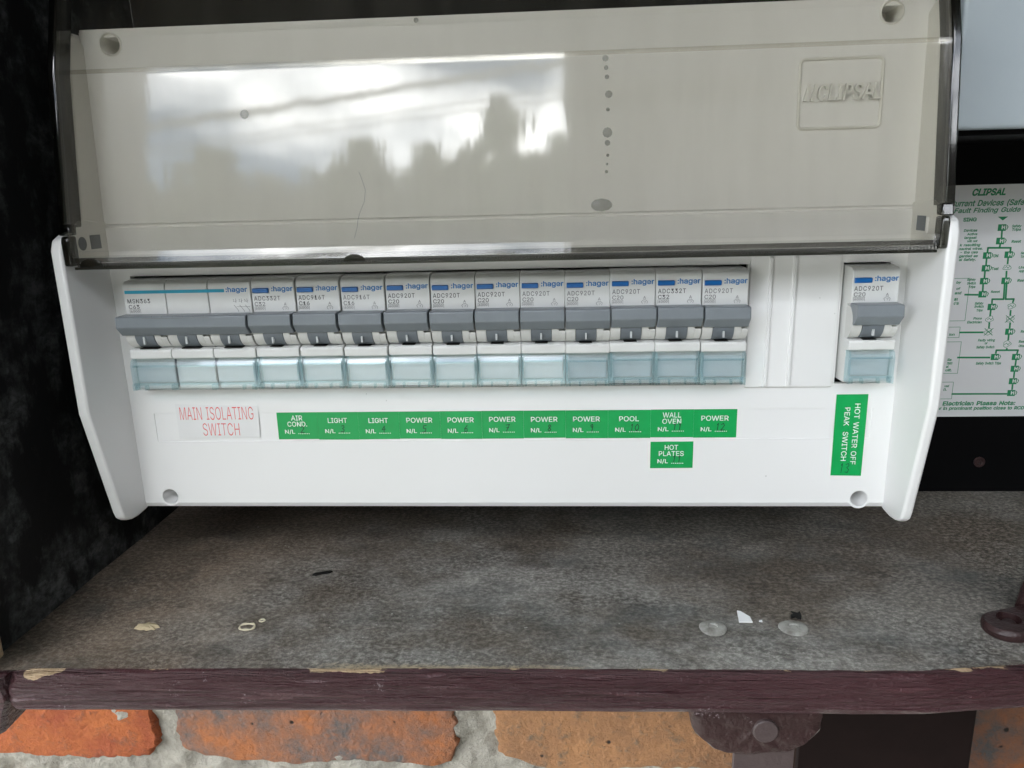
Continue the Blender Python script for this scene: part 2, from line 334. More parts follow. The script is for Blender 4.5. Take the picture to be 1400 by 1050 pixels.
# plain grotesque letters: for each character code its advance and its contours (thousandths of the type size)
GLYPH = {
    40: (273, [[89, 207, 92, 264, 101, 324, 114, 384, 132, 441, 153, 494, 177, 539, 236, 539, 212, 485, 191, 428, 174, 370, 161, 313, 154, 258, 151, 207, 154, 161, 160, 115, 172, 67, 188, 16, 209, -38, 236, -96, 177, -96, 139, -21, 111, 55, 95, 131]]),
    44: (188, [[38, -119, 68, 71, 137, 71, 84, -119]]),
    45: (453, [[337, 244, 337, 188, 114, 188, 114, 244]]),
    46: (188, [[95, -4, 78, -1, 63, 9, 53, 24, 50, 41, 53, 59, 63, 73, 78, 83, 95, 87, 113, 83, 128, 73, 138, 59, 141, 41, 138, 24, 128, 9, 113, -1]]),
    47: (249, [[235, 533, 71, -76, 14, -76, 178, 533]]),
    48: (453, [[227, -7, 174, 1, 130, 24, 95, 62, 69, 113, 53, 178, 48, 254, 53, 330, 69, 395, 95, 447, 130, 484, 174, 508, 227, 516, 279, 508, 323, 484, 358, 447, 384, 395, 400, 330, 405, 254, 400, 178, 384, 113, 359, 62, 323, 24, 279, 1], [227, 50, 261, 56, 290, 74, 313, 103, 330, 144, 340, 194, 344, 254, 340, 314, 330, 365, 313, 405, 290, 435, 261, 453, 227, 460, 192, 453, 163, 435, 140, 405, 123, 365, 113, 314, 109, 254, 113, 194, 123, 144, 140, 103, 163, 74, 192, 56]]),
    49: (453, [[76, 0, 76, 55, 391, 55, 391, 0], [276, 509, 276, 0, 212, 0, 212, 448, 209, 448, 86, 358, 86, 427, 198, 509]]),
    50: (453, [[64, 0, 64, 47, 234, 229, 261, 257, 282, 282, 299, 305, 311, 327, 318, 348, 320, 371, 317, 397, 308, 419, 293, 436, 273, 449, 250, 457, 224, 460, 196, 457, 172, 447, 153, 433, 139, 413, 130, 390, 127, 362, 66, 362, 71, 405, 86, 442, 111, 473, 143, 496, 182, 511, 225, 516, 268, 511, 306, 497, 337, 474, 361, 445, 376, 411, 381, 372, 378, 345, 371, 318, 357, 290, 336, 259, 306, 223, 267, 180, 153, 60, 153, 57, 389, 57, 389, 0]]),
    51: (453, [[218, -7, 173, -3, 133, 10, 98, 30, 70, 57, 52, 91, 44, 132, 109, 132, 115, 107, 126, 87, 144, 71, 165, 59, 191, 52, 219, 50, 248, 53, 275, 61, 297, 74, 315, 93, 325, 116, 329, 145, 326, 172, 316, 196, 299, 217, 275, 234, 242, 244, 201, 248, 157, 248, 157, 299, 288, 448, 288, 452, 70, 452, 70, 509, 372, 509, 372, 461, 211, 278, 211, 289, 264, 288, 308, 276, 344, 253, 371, 222, 387, 186, 393, 145, 387, 103, 370, 66, 344, 36, 309, 12, 266, -2]]),
    52: (453, [[40, 105, 40, 158, 247, 509, 311, 509, 109, 166, 109, 163, 413, 163, 413, 105], [282, 0, 282, 318, 343, 318, 343, 0]]),
    53: (453, [[221, -7, 178, -2, 140, 11, 108, 32, 83, 60, 66, 93, 60, 130, 122, 130, 127, 108, 138, 89, 154, 73, 173, 60, 196, 52, 221, 50, 250, 53, 276, 64, 298, 82, 314, 104, 324, 131, 328, 162, 324, 193, 314, 221, 297, 244, 275, 262, 248, 273, 218, 277, 192, 275, 167, 268, 145, 258, 128, 246, 67, 253, 96, 509, 366, 509, 366, 452, 151, 452, 134, 301, 155, 315, 178, 325, 203, 331, 229, 334, 263, 330, 294, 321, 321, 306, 345, 285, 364, 260, 379, 231, 388, 199, 391, 163, 385, 117, 369, 76, 343, 41, 309, 15, 268, -1]]),
    54: (453, [[226, -7, 182, -1, 142, 15, 109, 40, 84, 74, 69, 115, 64, 162, 68, 199, 80, 239, 102, 285, 137, 340, 252, 509, 322, 509, 151, 261, 145, 261, 165, 288, 179, 299, 196, 307, 214, 312, 235, 314, 278, 309, 316, 295, 346, 271, 370, 240, 384, 201, 389, 157, 384, 112, 368, 73, 343, 39, 310, 14, 271, -2], [226, 48, 254, 52, 279, 63, 299, 79, 314, 101, 324, 128, 327, 157, 324, 187, 314, 213, 299, 235, 279, 251, 254, 262, 226, 265, 198, 262, 174, 252, 153, 235, 138, 214, 128, 188, 125, 158, 128, 128, 138, 102, 153, 79, 174, 63, 198, 52]]),
    55: (453, [[97, 0, 323, 448, 323, 452, 62, 452, 62, 509, 391, 509, 391, 449, 165, 0]]),
    56: (453, [[226, -7, 178, -2, 136, 11, 101, 33, 74, 62, 57, 96, 52, 135, 55, 166, 65, 195, 81, 220, 101, 241, 125, 256, 153, 265, 153, 267, 119, 282, 93, 308, 76, 342, 70, 380, 75, 417, 90, 450, 114, 477, 146, 498, 184, 511, 226, 516, 269, 511, 306, 498, 337, 477, 361, 450, 377, 417, 382, 380, 376, 342, 359, 308, 333, 282, 300, 267, 300, 265, 327, 256, 351, 241, 372, 220, 387, 195, 397, 166, 401, 135, 395, 96, 378, 62, 352, 33, 317, 11, 275, -2], [226, 49, 258, 52, 285, 60, 307, 74, 323, 91, 333, 113, 337, 139, 333, 165, 322, 189, 305, 208, 283, 223, 256, 232, 226, 235, 196, 232, 169, 223, 147, 208, 130, 189, 119, 165, 115, 139, 119, 113, 129, 91, 145, 74, 167, 60, 195, 52], [226, 290, 252, 292, 274, 300, 293, 313, 307, 330, 316, 351, 319, 376, 316, 399, 308, 420, 294, 437, 275, 449, 252, 457, 226, 460, 200, 457, 177, 449, 159, 437, 145, 420, 136, 399, 133, 376, 136, 351, 145, 330, 159, 313, 178, 300, 201, 292]]),
    57: (453, [[226, 516, 271, 510, 310, 494, 343, 468, 368, 434, 384, 393, 389, 347, 385, 309, 373, 270, 350, 224, 315, 168, 200, 0, 130, 0, 301, 248, 307, 248, 299, 234, 287, 221, 273, 210, 257, 202, 238, 196, 218, 195, 175, 199, 137, 214, 106, 237, 83, 269, 68, 307, 64, 352, 69, 397, 85, 436, 110, 469, 143, 494, 182, 510], [226, 460, 199, 457, 174, 446, 154, 429, 138, 407, 129, 381, 125, 352, 129, 322, 138, 295, 154, 274, 174, 257, 199, 247, 226, 243, 254, 247, 279, 257, 299, 273, 314, 295, 324, 321, 327, 350, 324, 381, 314, 407, 299, 429, 279, 446, 254, 457]]),
    58: (188, [[95, -4, 78, -1, 63, 9, 53, 24, 50, 41, 53, 59, 63, 73, 78, 83, 95, 87, 113, 83, 128, 73, 138, 59, 141, 41, 138, 24, 128, 9, 113, -1], [95, 271, 78, 274, 63, 284, 53, 299, 50, 316, 53, 334, 63, 349, 78, 359, 95, 362, 113, 359, 128, 349, 138, 334, 141, 316, 138, 299, 128, 284, 113, 274]]),
    65: (480, [[16, 0, 201, 509, 276, 509, 463, 0, 395, 0, 287, 302, 264, 372, 250, 420, 232, 478, 245, 478, 228, 419, 191, 302, 85, 0], [110, 142, 110, 199, 370, 199, 370, 142]]),
    66: (456, [[60, 0, 60, 509, 241, 509, 289, 504, 329, 491, 359, 469, 381, 442, 394, 410, 398, 374, 395, 344, 387, 320, 373, 301, 356, 286, 336, 275, 315, 267, 315, 262, 339, 257, 363, 245, 385, 227, 402, 203, 414, 173, 418, 136, 413, 100, 400, 67, 377, 39, 344, 18, 301, 4, 247, 0], [125, 57, 245, 57, 296, 63, 330, 80, 349, 105, 355, 137, 352, 161, 342, 184, 327, 203, 306, 218, 279, 228, 248, 231, 125, 231], [125, 285, 238, 285, 265, 288, 288, 296, 308, 309, 323, 326, 333, 348, 336, 372, 330, 403, 313, 429, 283, 446, 240, 452, 125, 452]]),
    67: (510, [[267, -7, 205, 1, 150, 25, 104, 63, 70, 115, 48, 179, 40, 254, 48, 329, 70, 393, 104, 445, 150, 484, 205, 508, 267, 516, 305, 513, 340, 504, 373, 490, 402, 471, 427, 447, 448, 418, 463, 385, 473, 348, 408, 348, 401, 373, 389, 395, 375, 413, 357, 428, 337, 440, 315, 449, 292, 454, 267, 456, 223, 450, 184, 432, 150, 403, 125, 364, 109, 314, 103, 254, 109, 194, 125, 145, 151, 105, 184, 76, 223, 59, 267, 53, 292, 55, 315, 60, 337, 69, 357, 81, 375, 96, 389, 114, 401, 136, 408, 160, 473, 160, 463, 124, 448, 91, 428, 62, 402, 38, 373, 19, 341, 5, 305, -4]]),
    68: (502, [[219, 0, 96, 0, 96, 57, 215, 57, 272, 63, 318, 81, 354, 110, 379, 149, 394, 198, 399, 255, 394, 312, 379, 361, 354, 399, 320, 428, 275, 446, 221, 452, 93, 452, 93, 509, 225, 509, 294, 501, 353, 478, 399, 441, 433, 391, 455, 329, 462, 255, 455, 181, 433, 119, 398, 68, 351, 31, 291, 8], [125, 509, 125, 0, 60, 0, 60, 509]]),
    69: (419, [[60, 0, 60, 509, 372, 509, 372, 452, 125, 452, 125, 286, 355, 286, 355, 229, 125, 229, 125, 57, 375, 57, 375, 0]]),
    70: (410, [[60, 0, 60, 509, 369, 509, 369, 452, 125, 452, 125, 278, 346, 278, 346, 221, 125, 221, 125, 0]]),
    71: (520, [[269, -7, 205, 1, 149, 25, 104, 64, 69, 116, 47, 179, 40, 254, 47, 329, 69, 393, 103, 445, 149, 484, 203, 508, 265, 516, 304, 513, 340, 504, 374, 489, 403, 469, 429, 445, 449, 416, 465, 384, 474, 349, 408, 349, 399, 372, 387, 393, 373, 411, 356, 427, 337, 439, 315, 448, 291, 454, 265, 456, 222, 450, 183, 432, 150, 404, 125, 364, 109, 314, 103, 254, 109, 194, 125, 145, 151, 105, 184, 76, 224, 59, 269, 53, 309, 57, 345, 71, 374, 93, 396, 123, 410, 160, 415, 202, 434, 199, 283, 199, 283, 256, 478, 256, 478, 200, 471, 141, 451, 91, 419, 50, 377, 19, 326, 0]]),
    72: (517, [[60, 0, 60, 509, 125, 509, 125, 289, 392, 289, 392, 509, 457, 509, 457, 0, 392, 0, 392, 232, 125, 232, 125, 0]]),
    73: (300, [[31, 0, 31, 57, 118, 57, 118, 452, 31, 452, 31, 509, 269, 509, 269, 452, 183, 452, 183, 57, 269, 57, 269, 0]]),
    75: (467, [[104, 145, 104, 216, 174, 303, 212, 344, 364, 509, 448, 509, 231, 276, 228, 276], [60, 0, 60, 509, 125, 509, 125, 334, 124, 225, 125, 193, 125, 0], [372, 0, 188, 259, 228, 309, 449, 0]]),
    76: (393, [[60, 0, 60, 509, 125, 509, 125, 57, 361, 57, 361, 0]]),
    77: (628, [[60, 0, 60, 509, 152, 509, 322, 49, 307, 49, 352, 187, 476, 509, 568, 509, 568, 0, 504, 0, 507, 457, 513, 457, 456, 291, 342, 0, 286, 0, 170, 291, 112, 457, 119, 457, 122, 0]]),
    78: (523, [[60, 0, 60, 509, 136, 509, 414, 55, 405, 54, 402, 81, 399, 509, 463, 509, 463, 0, 387, 0, 202, 290, 108, 452, 119, 454, 125, 0]]),
    79: (533, [[267, -7, 205, 1, 150, 25, 105, 63, 70, 115, 48, 179, 40, 254, 48, 329, 70, 393, 105, 445, 150, 484, 205, 508, 267, 516, 329, 508, 384, 484, 429, 445, 464, 393, 486, 329, 493, 254, 486, 179, 464, 115, 429, 63, 384, 25, 329, 1], [267, 53, 310, 59, 349, 76, 383, 105, 408, 144, 425, 194, 430, 254, 425, 314, 408, 365, 383, 404, 349, 433, 310, 450, 267, 456, 223, 450, 184, 433, 151, 404, 125, 364, 109, 314, 103, 254, 109, 194, 125, 144, 151, 105, 184, 76, 223, 59]]),
    80: (445, [[60, 0, 60, 509, 235, 509, 289, 503, 332, 487, 366, 462, 390, 430, 404, 391, 409, 348, 404, 304, 390, 265, 366, 233, 332, 207, 289, 191, 235, 186, 109, 186, 109, 242, 233, 242, 269, 246, 297, 256, 318, 272, 333, 294, 342, 319, 344, 348, 342, 376, 333, 402, 318, 423, 297, 439, 268, 449, 232, 452, 125, 452, 125, 0]]),
    81: (533, [[245, 159, 313, 159, 468, -48, 401, -48, 346, 27, 331, 46], [267, -7, 205, 1, 150, 25, 105, 63, 70, 115, 48, 179, 40, 254, 48, 329, 70, 393, 105, 445, 150, 484, 205, 508, 267, 516, 329, 508, 384, 484, 429, 445, 464, 393, 486, 329, 493, 254, 486, 179, 464, 115, 429, 63, 384, 25, 329, 1], [267, 53, 310, 59, 349, 76, 383, 105, 408, 144, 425, 194, 430, 254, 425, 314, 408, 365, 383, 404, 349, 433, 310, 450, 267, 456, 223, 450, 184, 433, 151, 404, 125, 364, 109, 314, 103, 254, 109, 194, 125, 144, 151, 105, 184, 76, 223, 59]]),
    82: (449, [[60, 0, 60, 509, 236, 509, 290, 504, 333, 489, 367, 465, 390, 433, 405, 395, 409, 352, 405, 309, 390, 271, 367, 240, 333, 217, 289, 203, 236, 198, 96, 198, 96, 255, 234, 255, 269, 258, 298, 267, 319, 281, 334, 300, 342, 324, 345, 352, 342, 380, 334, 405, 319, 425, 298, 440, 269, 449, 233, 452, 125, 452, 125, 0], [353, 0, 230, 229, 303, 229, 428, 0]]),
    83: (447, [[224, -9, 172, -4, 128, 9, 91, 31, 64, 60, 46, 96, 38, 137, 104, 137, 110, 110, 123, 88, 142, 71, 166, 59, 194, 52, 224, 49, 257, 52, 286, 60, 311, 74, 329, 92, 341, 114, 346, 139, 342, 161, 332, 179, 316, 193, 296, 205, 272, 214, 184, 239, 128, 260, 86, 289, 60, 326, 52, 372, 58, 413, 75, 448, 102, 476, 138, 498, 180, 511, 227, 516, 275, 511, 316, 498, 351, 476, 377, 449, 394, 415, 401, 378, 337, 378, 326, 412, 302, 437, 267, 453, 225, 459, 194, 456, 167, 448, 145, 435, 129, 418, 118, 398, 115, 376, 119, 352, 131, 334, 148, 319, 169, 308, 212, 293, 264, 279, 312, 264, 336, 252, 359, 238, 379, 220, 395, 198, 405, 171, 408, 139, 403, 99, 386, 64, 360, 34, 323, 11, 278, -4]]),
    84: (449, [[32, 452, 32, 509, 417, 509, 417, 452, 257, 452, 257, 0, 193, 0, 193, 452]]),
    85: (517, [[259, -8, 203, -2, 154, 15, 114, 43, 85, 80, 66, 124, 60, 173, 60, 509, 124, 509, 124, 178, 128, 144, 141, 113, 160, 87, 187, 68, 220, 56, 259, 52, 298, 56, 331, 68, 357, 87, 377, 113, 389, 144, 393, 178, 393, 509, 457, 509, 457, 173, 451, 124, 433, 80, 403, 43, 363, 15, 315, -2]]),
    86: (480, [[204, 0, 16, 509, 84, 509, 192, 206, 203, 176, 248, 31, 235, 31, 252, 90, 279, 176, 290, 206, 395, 509, 463, 509, 278, 0]]),
    87: (686, [[155, 0, 16, 509, 82, 509, 163, 196, 170, 171, 197, 40, 189, 40, 224, 196, 306, 509, 380, 509, 462, 196, 497, 40, 488, 40, 523, 196, 603, 509, 670, 509, 530, 0, 455, 0, 359, 356, 351, 391, 336, 475, 350, 475, 335, 395, 318, 323, 230, 0]]),
    97: (389, [[160, -9, 126, -5, 94, 5, 68, 22, 48, 45, 35, 73, 30, 108, 34, 138, 43, 161, 58, 179, 78, 193, 100, 203, 125, 211, 252, 230, 265, 235, 273, 243, 273, 279, 267, 297, 256, 311, 240, 322, 220, 329, 196, 331, 171, 329, 149, 322, 132, 313, 118, 301, 107, 288, 100, 274, 41, 291, 57, 322, 79, 346, 104, 364, 133, 375, 163, 382, 194, 384, 215, 383, 239, 379, 263, 372, 286, 360, 306, 343, 322, 320, 333, 290, 337, 251, 337, 0, 277, 0, 277, 52, 272, 52, 264, 38, 252, 25, 236, 12, 215, 1, 190, -6], [170, 45, 202, 49, 228, 59, 248, 74, 263, 93, 272, 115, 276, 138, 276, 190, 134, 159, 117, 150, 103, 139, 95, 124, 92, 105, 94, 87, 102, 72, 114, 61, 130, 52, 149, 47]]),
    98: (424, [[229, -8, 198, -5, 172, 4, 153, 17, 138, 31, 118, 59, 112, 59, 112, 0, 53, 0, 53, 509, 114, 509, 114, 319, 118, 319, 137, 346, 152, 360, 171, 373, 197, 381, 229, 384, 274, 378, 313, 361, 345, 332, 370, 293, 385, 245, 390, 189, 385, 133, 370, 84, 346, 45, 313, 16, 274, -2], [220, 47, 253, 51, 279, 66, 301, 88, 316, 117, 325, 151, 328, 189, 325, 227, 316, 261, 301, 290, 280, 311, 253, 325, 220, 330, 188, 325, 161, 312, 140, 291, 125, 263, 116, 229, 113, 189, 116, 150, 125, 115, 140, 86, 162, 65, 188, 51]]),
    99: (396, [[207, -8, 159, -2, 117, 16, 82, 46, 56, 85, 40, 133, 34, 187, 40, 243, 56, 291, 82, 330, 117, 360, 159, 378, 207, 384, 234, 383, 260, 377, 284, 368, 305, 356, 324, 341, 340, 322, 353, 301, 362, 277, 303, 262, 298, 276, 281, 301, 270, 311, 257, 319, 226, 329, 207, 330, 173, 325, 145, 310, 124, 287, 108, 258, 99, 224, 96, 187, 99, 151, 108, 117, 124, 89, 145, 66, 173, 51, 207, 46, 226, 48, 243, 52, 258, 58, 271, 66, 282, 76, 304, 117, 363, 102, 354, 78, 341, 56, 325, 37, 306, 21, 285, 9, 261, -1, 235, -6]]),
    100: (424, [[195, -8, 151, -2, 111, 16, 79, 45, 55, 84, 39, 133, 34, 189, 39, 245, 55, 293, 79, 332, 112, 361, 151, 378, 196, 384, 228, 381, 253, 373, 272, 360, 287, 346, 306, 319, 311, 319, 311, 509, 372, 509, 372, 0, 313, 0, 313, 59, 307, 59, 287, 31, 272, 17, 252, 4, 227, -5], [205, 47, 236, 51, 263, 65, 284, 86, 299, 115, 309, 150, 312, 189, 309, 229, 300, 263, 284, 291, 263, 312, 237, 325, 205, 330, 172, 325, 145, 311, 124, 290, 108, 261, 99, 227, 96, 189, 99, 151, 109, 117, 124, 88, 145, 66, 172, 51]]),
    101: (404, [[212, -8, 161, -2, 117, 16, 82, 46, 56, 85, 40, 132, 34, 187, 39, 242, 55, 290, 81, 329, 115, 359, 157, 378, 205, 384, 236, 382, 266, 374, 294, 361, 319, 341, 341, 315, 357, 282, 368, 242, 371, 194, 371, 169, 75, 169, 75, 221, 338, 221, 310, 202, 307, 237, 298, 269, 283, 294, 263, 314, 237, 326, 205, 330, 173, 326, 146, 313, 125, 294, 109, 270, 99, 241, 96, 211, 96, 178, 100, 139, 110, 106, 128, 80, 151, 61, 179, 50, 212, 46, 234, 48, 254, 53, 271, 61, 285, 73, 297, 88, 306, 105, 365, 91, 353, 63, 335, 39, 311, 19, 283, 4, 249, -5]]),
    102: (254, [[228, 379, 228, 327, 6, 327, 6, 379], [81, 0, 81, 432, 84, 461, 96, 486, 113, 505, 135, 519, 161, 527, 187, 530, 243, 521, 227, 468, 195, 474, 171, 470, 154, 460, 145, 443, 142, 419, 142, 0]]),
    103: (425, [[207, -151, 168, -148, 134, -140, 105, -127, 82, -110, 64, -91, 51, -69, 101, -41, 136, -78, 154, -88, 178, -95, 207, -97, 249, -92, 282, -75, 304, -47, 311, -6, 311, 68, 306, 68, 287, 41, 272, 28, 252, 16, 227, 8, 195, 5, 152, 10, 113, 27, 80, 53, 55, 90, 39, 136, 34, 191, 39, 246, 55, 293, 80, 332, 112, 361, 152, 378, 196, 384, 228, 382, 253, 373, 273, 360, 288, 346, 308, 319, 313, 319, 313, 379, 372, 379, 372, -9, 367, -54, 350, -90, 324, -117, 291, -136, 251, -147], [205, 59, 237, 63, 264, 75, 285, 95, 300, 121, 309, 154, 312, 193, 309, 231, 300, 264, 285, 291, 264, 312, 237, 325, 205, 330, 172, 325, 145, 312, 124, 290, 109, 262, 99, 229, 96, 193, 99, 155, 109, 123, 124, 96, 145, 76, 172, 63]]),
    104: (410, [[114, 227, 114, 0, 53, 0, 53, 509, 114, 509, 114, 287, 102, 287, 124, 332, 152, 362, 187, 379, 227, 384, 264, 380, 295, 369, 321, 349, 341, 321, 353, 285, 357, 240, 357, 0, 296, 0, 296, 235, 290, 275, 273, 304, 246, 323, 210, 329, 184, 326, 161, 317, 141, 303, 126, 283, 117, 257]]),
    105: (167, [[53, 0, 53, 379, 114, 379, 114, 0], [84, 443, 67, 446, 54, 455, 44, 468, 41, 483, 44, 499, 54, 512, 67, 521, 84, 524, 100, 521, 114, 512, 123, 499, 126, 483, 123, 468, 114, 455, 100, 446]]),
    107: (381, [[110, 137, 110, 212, 121, 212, 284, 379, 360, 379, 184, 199, 177, 199], [53, 0, 53, 509, 114, 509, 114, 0], [294, 0, 148, 186, 191, 229, 372, 0]]),
    108: (189, [[139, -2, 101, 3, 74, 20, 58, 47, 53, 84, 53, 509, 114, 509, 114, 99, 115, 77, 120, 62, 130, 54, 170, 54, 181, 3]]),
    109: (610, [[53, 0, 53, 379, 112, 379, 112, 295, 108, 295, 118, 323, 132, 346, 151, 363, 172, 376, 195, 384, 219, 386, 257, 380, 287, 361, 309, 331, 321, 295, 312, 295, 322, 321, 337, 343, 357, 361, 381, 375, 407, 383, 437, 386, 468, 383, 497, 372, 522, 354, 541, 328, 553, 296, 557, 255, 557, 0, 496, 0, 496, 254, 490, 289, 473, 313, 447, 326, 419, 330, 395, 328, 374, 320, 358, 307, 345, 290, 338, 270, 335, 247, 335, 0, 274, 0, 274, 260, 269, 288, 253, 311, 229, 326, 199, 330, 178, 328, 158, 320, 140, 307, 126, 289, 117, 266, 114, 238, 114, 0]]),
    110: (410, [[114, 227, 114, 0, 53, 0, 53, 379, 112, 379, 112, 287, 102, 287, 124, 332, 152, 362, 187, 379, 227, 384, 264, 380, 295, 369, 321, 349, 341, 321, 353, 285, 357, 240, 357, 0, 296, 0, 296, 235, 290, 275, 273, 304, 246, 323, 210, 329, 184, 326, 161, 317, 141, 303, 126, 283, 117, 257]]),
    111: (415, [[207, -8, 159, -2, 117, 16, 82, 46, 56, 85, 40, 133, 34, 187, 40, 243, 56, 291, 82, 330, 117, 360, 159, 378, 207, 384, 256, 378, 299, 360, 333, 330, 359, 291, 376, 243, 381, 187, 376, 133, 359, 85, 333, 46, 299, 16, 256, -2], [207, 46, 242, 51, 270, 66, 292, 89, 307, 117, 316, 151, 319, 187, 316, 224, 307, 258, 292, 287, 270, 310, 242, 325, 207, 330, 173, 325, 145, 310, 124, 287, 108, 258, 99, 224, 96, 187, 99, 151, 108, 117, 124, 89, 145, 66, 173, 51]]),
    112: (424, [[53, -143, 53, 379, 112, 379, 112, 319, 118, 319, 137, 346, 152, 360, 171, 373, 197, 381, 229, 384, 274, 378, 313, 361, 345, 332, 370, 293, 385, 245, 390, 189, 385, 133, 370, 84, 346, 45, 313, 16, 274, -2, 229, -8, 198, -5, 173, 4, 153, 17, 138, 31, 118, 59, 114, 59, 114, -143], [220, 47, 253, 51, 279, 66, 301, 88, 316, 117, 325, 151, 328, 189, 325, 227, 316, 261, 301, 290, 280, 311, 253, 325, 220, 330, 188, 325, 161, 312, 140, 291, 125, 263, 116, 229, 113, 189, 116, 150, 125, 115, 140, 86, 162, 65, 188, 51]]),
    114: (259, [[53, 0, 53, 379, 112, 379, 112, 321, 115, 321, 130, 347, 152, 367, 181, 380, 243, 384, 243, 322, 207, 326, 182, 323, 159, 315, 140, 301, 126, 284, 117, 262, 114, 237, 114, 0]]),
    115: (365, [[182, -8, 145, -5, 112, 3, 84, 18, 62, 38, 45, 63, 36, 94, 94, 107, 105, 79, 124, 60, 150, 49, 181, 45, 217, 50, 244, 62, 262, 81, 268, 103, 265, 121, 254, 136, 237, 147, 212, 155, 149, 170, 104, 186, 72, 208, 53, 237, 47, 274, 51, 305, 65, 332, 87, 354, 115, 370, 149, 381, 187, 384, 223, 381, 254, 372, 279, 358, 299, 339, 314, 316, 324, 290, 268, 277, 258, 298, 243, 316, 219, 328, 187, 333, 156, 329, 131, 317, 114, 299, 109, 277, 112, 258, 124, 243, 144, 232, 172, 223, 229, 209, 275, 194, 306, 171, 325, 142, 331, 107, 326, 75, 312, 47, 290, 24, 260, 6, 223, -5]]),
    116: (227, [[204, 379, 204, 327, 6, 327, 6, 379], [65, 471, 126, 471, 126, 98, 128, 76, 136, 61, 150, 53, 202, 54, 213, 2, 168, -4, 125, 2, 92, 21, 72, 52, 65, 93]]),
    117: (410, [[182, -5, 146, -1, 115, 11, 89, 31, 69, 59, 57, 95, 53, 139, 53, 379, 114, 379, 114, 144, 119, 105, 137, 75, 164, 56, 200, 50, 226, 53, 249, 62, 268, 77, 283, 97, 293, 122, 296, 153, 296, 379, 357, 379, 357, 0, 298, 0, 298, 92, 307, 92, 286, 47, 257, 17, 222, 0]]),
    118: (389, [[163, 0, 17, 379, 84, 379, 165, 155, 177, 121, 196, 53, 206, 21, 184, 21, 194, 53, 224, 155, 305, 379, 371, 379, 226, 0]]),
    119: (567, [[138, 0, 23, 379, 87, 379, 133, 214, 154, 137, 165, 91, 175, 41, 165, 41, 175, 90, 206, 214, 252, 379, 316, 379, 362, 214, 371, 176, 382, 136, 392, 91, 402, 41, 391, 41, 402, 90, 423, 176, 434, 214, 480, 379, 545, 379, 429, 0, 368, 0, 319, 172, 297, 252, 277, 338, 291, 338, 248, 172, 199, 0]]),
    121: (389, [[47, -139, 61, -86, 88, -90, 104, -89, 118, -84, 130, -74, 141, -58, 151, -36, 163, -1, 17, 379, 84, 379, 165, 155, 177, 121, 196, 53, 206, 21, 184, 21, 212, 121, 224, 155, 305, 379, 371, 379, 204, -58, 191, -85, 177, -107, 159, -124, 139, -136, 117, -143]]),
}
from mathutils.geometry import tessellate_polygon
def thicken(c, b):
    n = len(c); r = []
    for i in range(n):
        p0, p1, p2 = c[i-1], c[i], c[(i+1) % n]
        e1 = (p1-p0).normalized(); e2 = (p2-p1).normalized(); m_ = Vector((-e1.y-e2.y, e1.x+e2.x)); L = m_.length
        r.append(p1+m_*(b*2/max(L*L, .9)) if L > .01 else p1)
    return r
LETTERS = {}
def letter(ch, b):
    """vertices (x, y, layer), triangles and border edges of one character"""
    if (ch, b) in LETTERS: return LETTERS[(ch, b)]
    cs = [[Vector((q[i], q[i+1])) for i in range(0, len(q), 2)] for q in GLYPH[ord(ch)][1]]
    area = lambda c: sum(c[i-1].x*c[i].y-c[i].x*c[i-1].y for i in range(len(c)))
    A0 = max((area(c) for c in cs), key=abs); cs = [(c, area(c)*A0 > 0) for c in cs]
    cs = [(thicken(c, b if A0 < 0 else -b) if b else c, o_) for c, o_ in cs]
    def inside(pt, c):
        r = False
        for i in range(len(c)):
            a_, b_ = c[i-1], c[i]
            if (a_.y > pt.y) != (b_.y > pt.y) and pt.x < (b_.x-a_.x)*(pt.y-a_.y)/(b_.y-a_.y)+a_.x: r = not r
        return r
    V, F, E, used = [], [], [], set()
    for li, (c, o_) in enumerate([q for q in cs if q[1]]):
        grp = [c]+[h for h, oh in cs if not oh and id(h) not in used and inside(h[0], c)]
        for h in grp[1:]: used.add(id(h))
        base = len(V)
        for g_ in grp:
            b0 = len(V); V += [(v.x, v.y, li) for v in g_]; E += [(b0+i, b0+(i+1) % len(g_)) for i in range(len(g_))]
        F += [tuple(q+base for q in t) for t in tessellate_polygon([[v.to_3d() for v in g_] for g_ in grp])]
    LETTERS[(ch, b)] = (V, F, E); return LETTERS[(ch, b)]
def put(mb, s, x0, x1, z0, z1, y, rot=0, fn=None, depth=0.0, bold=0.0, shear=0.0, space=1.0):
    """letters fitted to the box; rot=-1 turns them a quarter clockwise; depth gives them thickness behind y"""
    V, F, E, x = [], [], [], 0
    for ch in s:
        if ch == ' ': x += 270*space; continue
        v_, f_, e_ = letter(ch, round(bold*700)); b = len(V)
        V += [(x+p_[0]+shear*p_[1], p_[1], p_[2]) for p_ in v_]; F += [tuple(q+b for q in t) for t in f_]; E += [tuple(q+b for q in t) for t in e_]
        x += GLYPH[ord(ch)][0]*space
    a0, a1 = min(v[0] for v in V), max(v[0] for v in V); c0, c1 = min(v[1] for v in V), max(v[1] for v in V)
    def pl(p_, w_):
        u, v = (p_[0]-a0)/(a1-a0), (p_[1]-c0)/(c1-c0); w_ -= p_[2]*.012
        q = (x0+v*(x1-x0), y+w_, z1-u*(z1-z0)) if rot == -1 else (x0+u*(x1-x0), y+w_, z0+v*(z1-z0))
        return fn(*q) if fn else q
    n = len(V); W = [pl(v, 0) for v in V]
    if depth: W += [pl(v, depth) for v in V]; F = F+[(a_, b_, b_+n, a_+n) for a_, b_ in E]
    mb.add(W, F); return mb
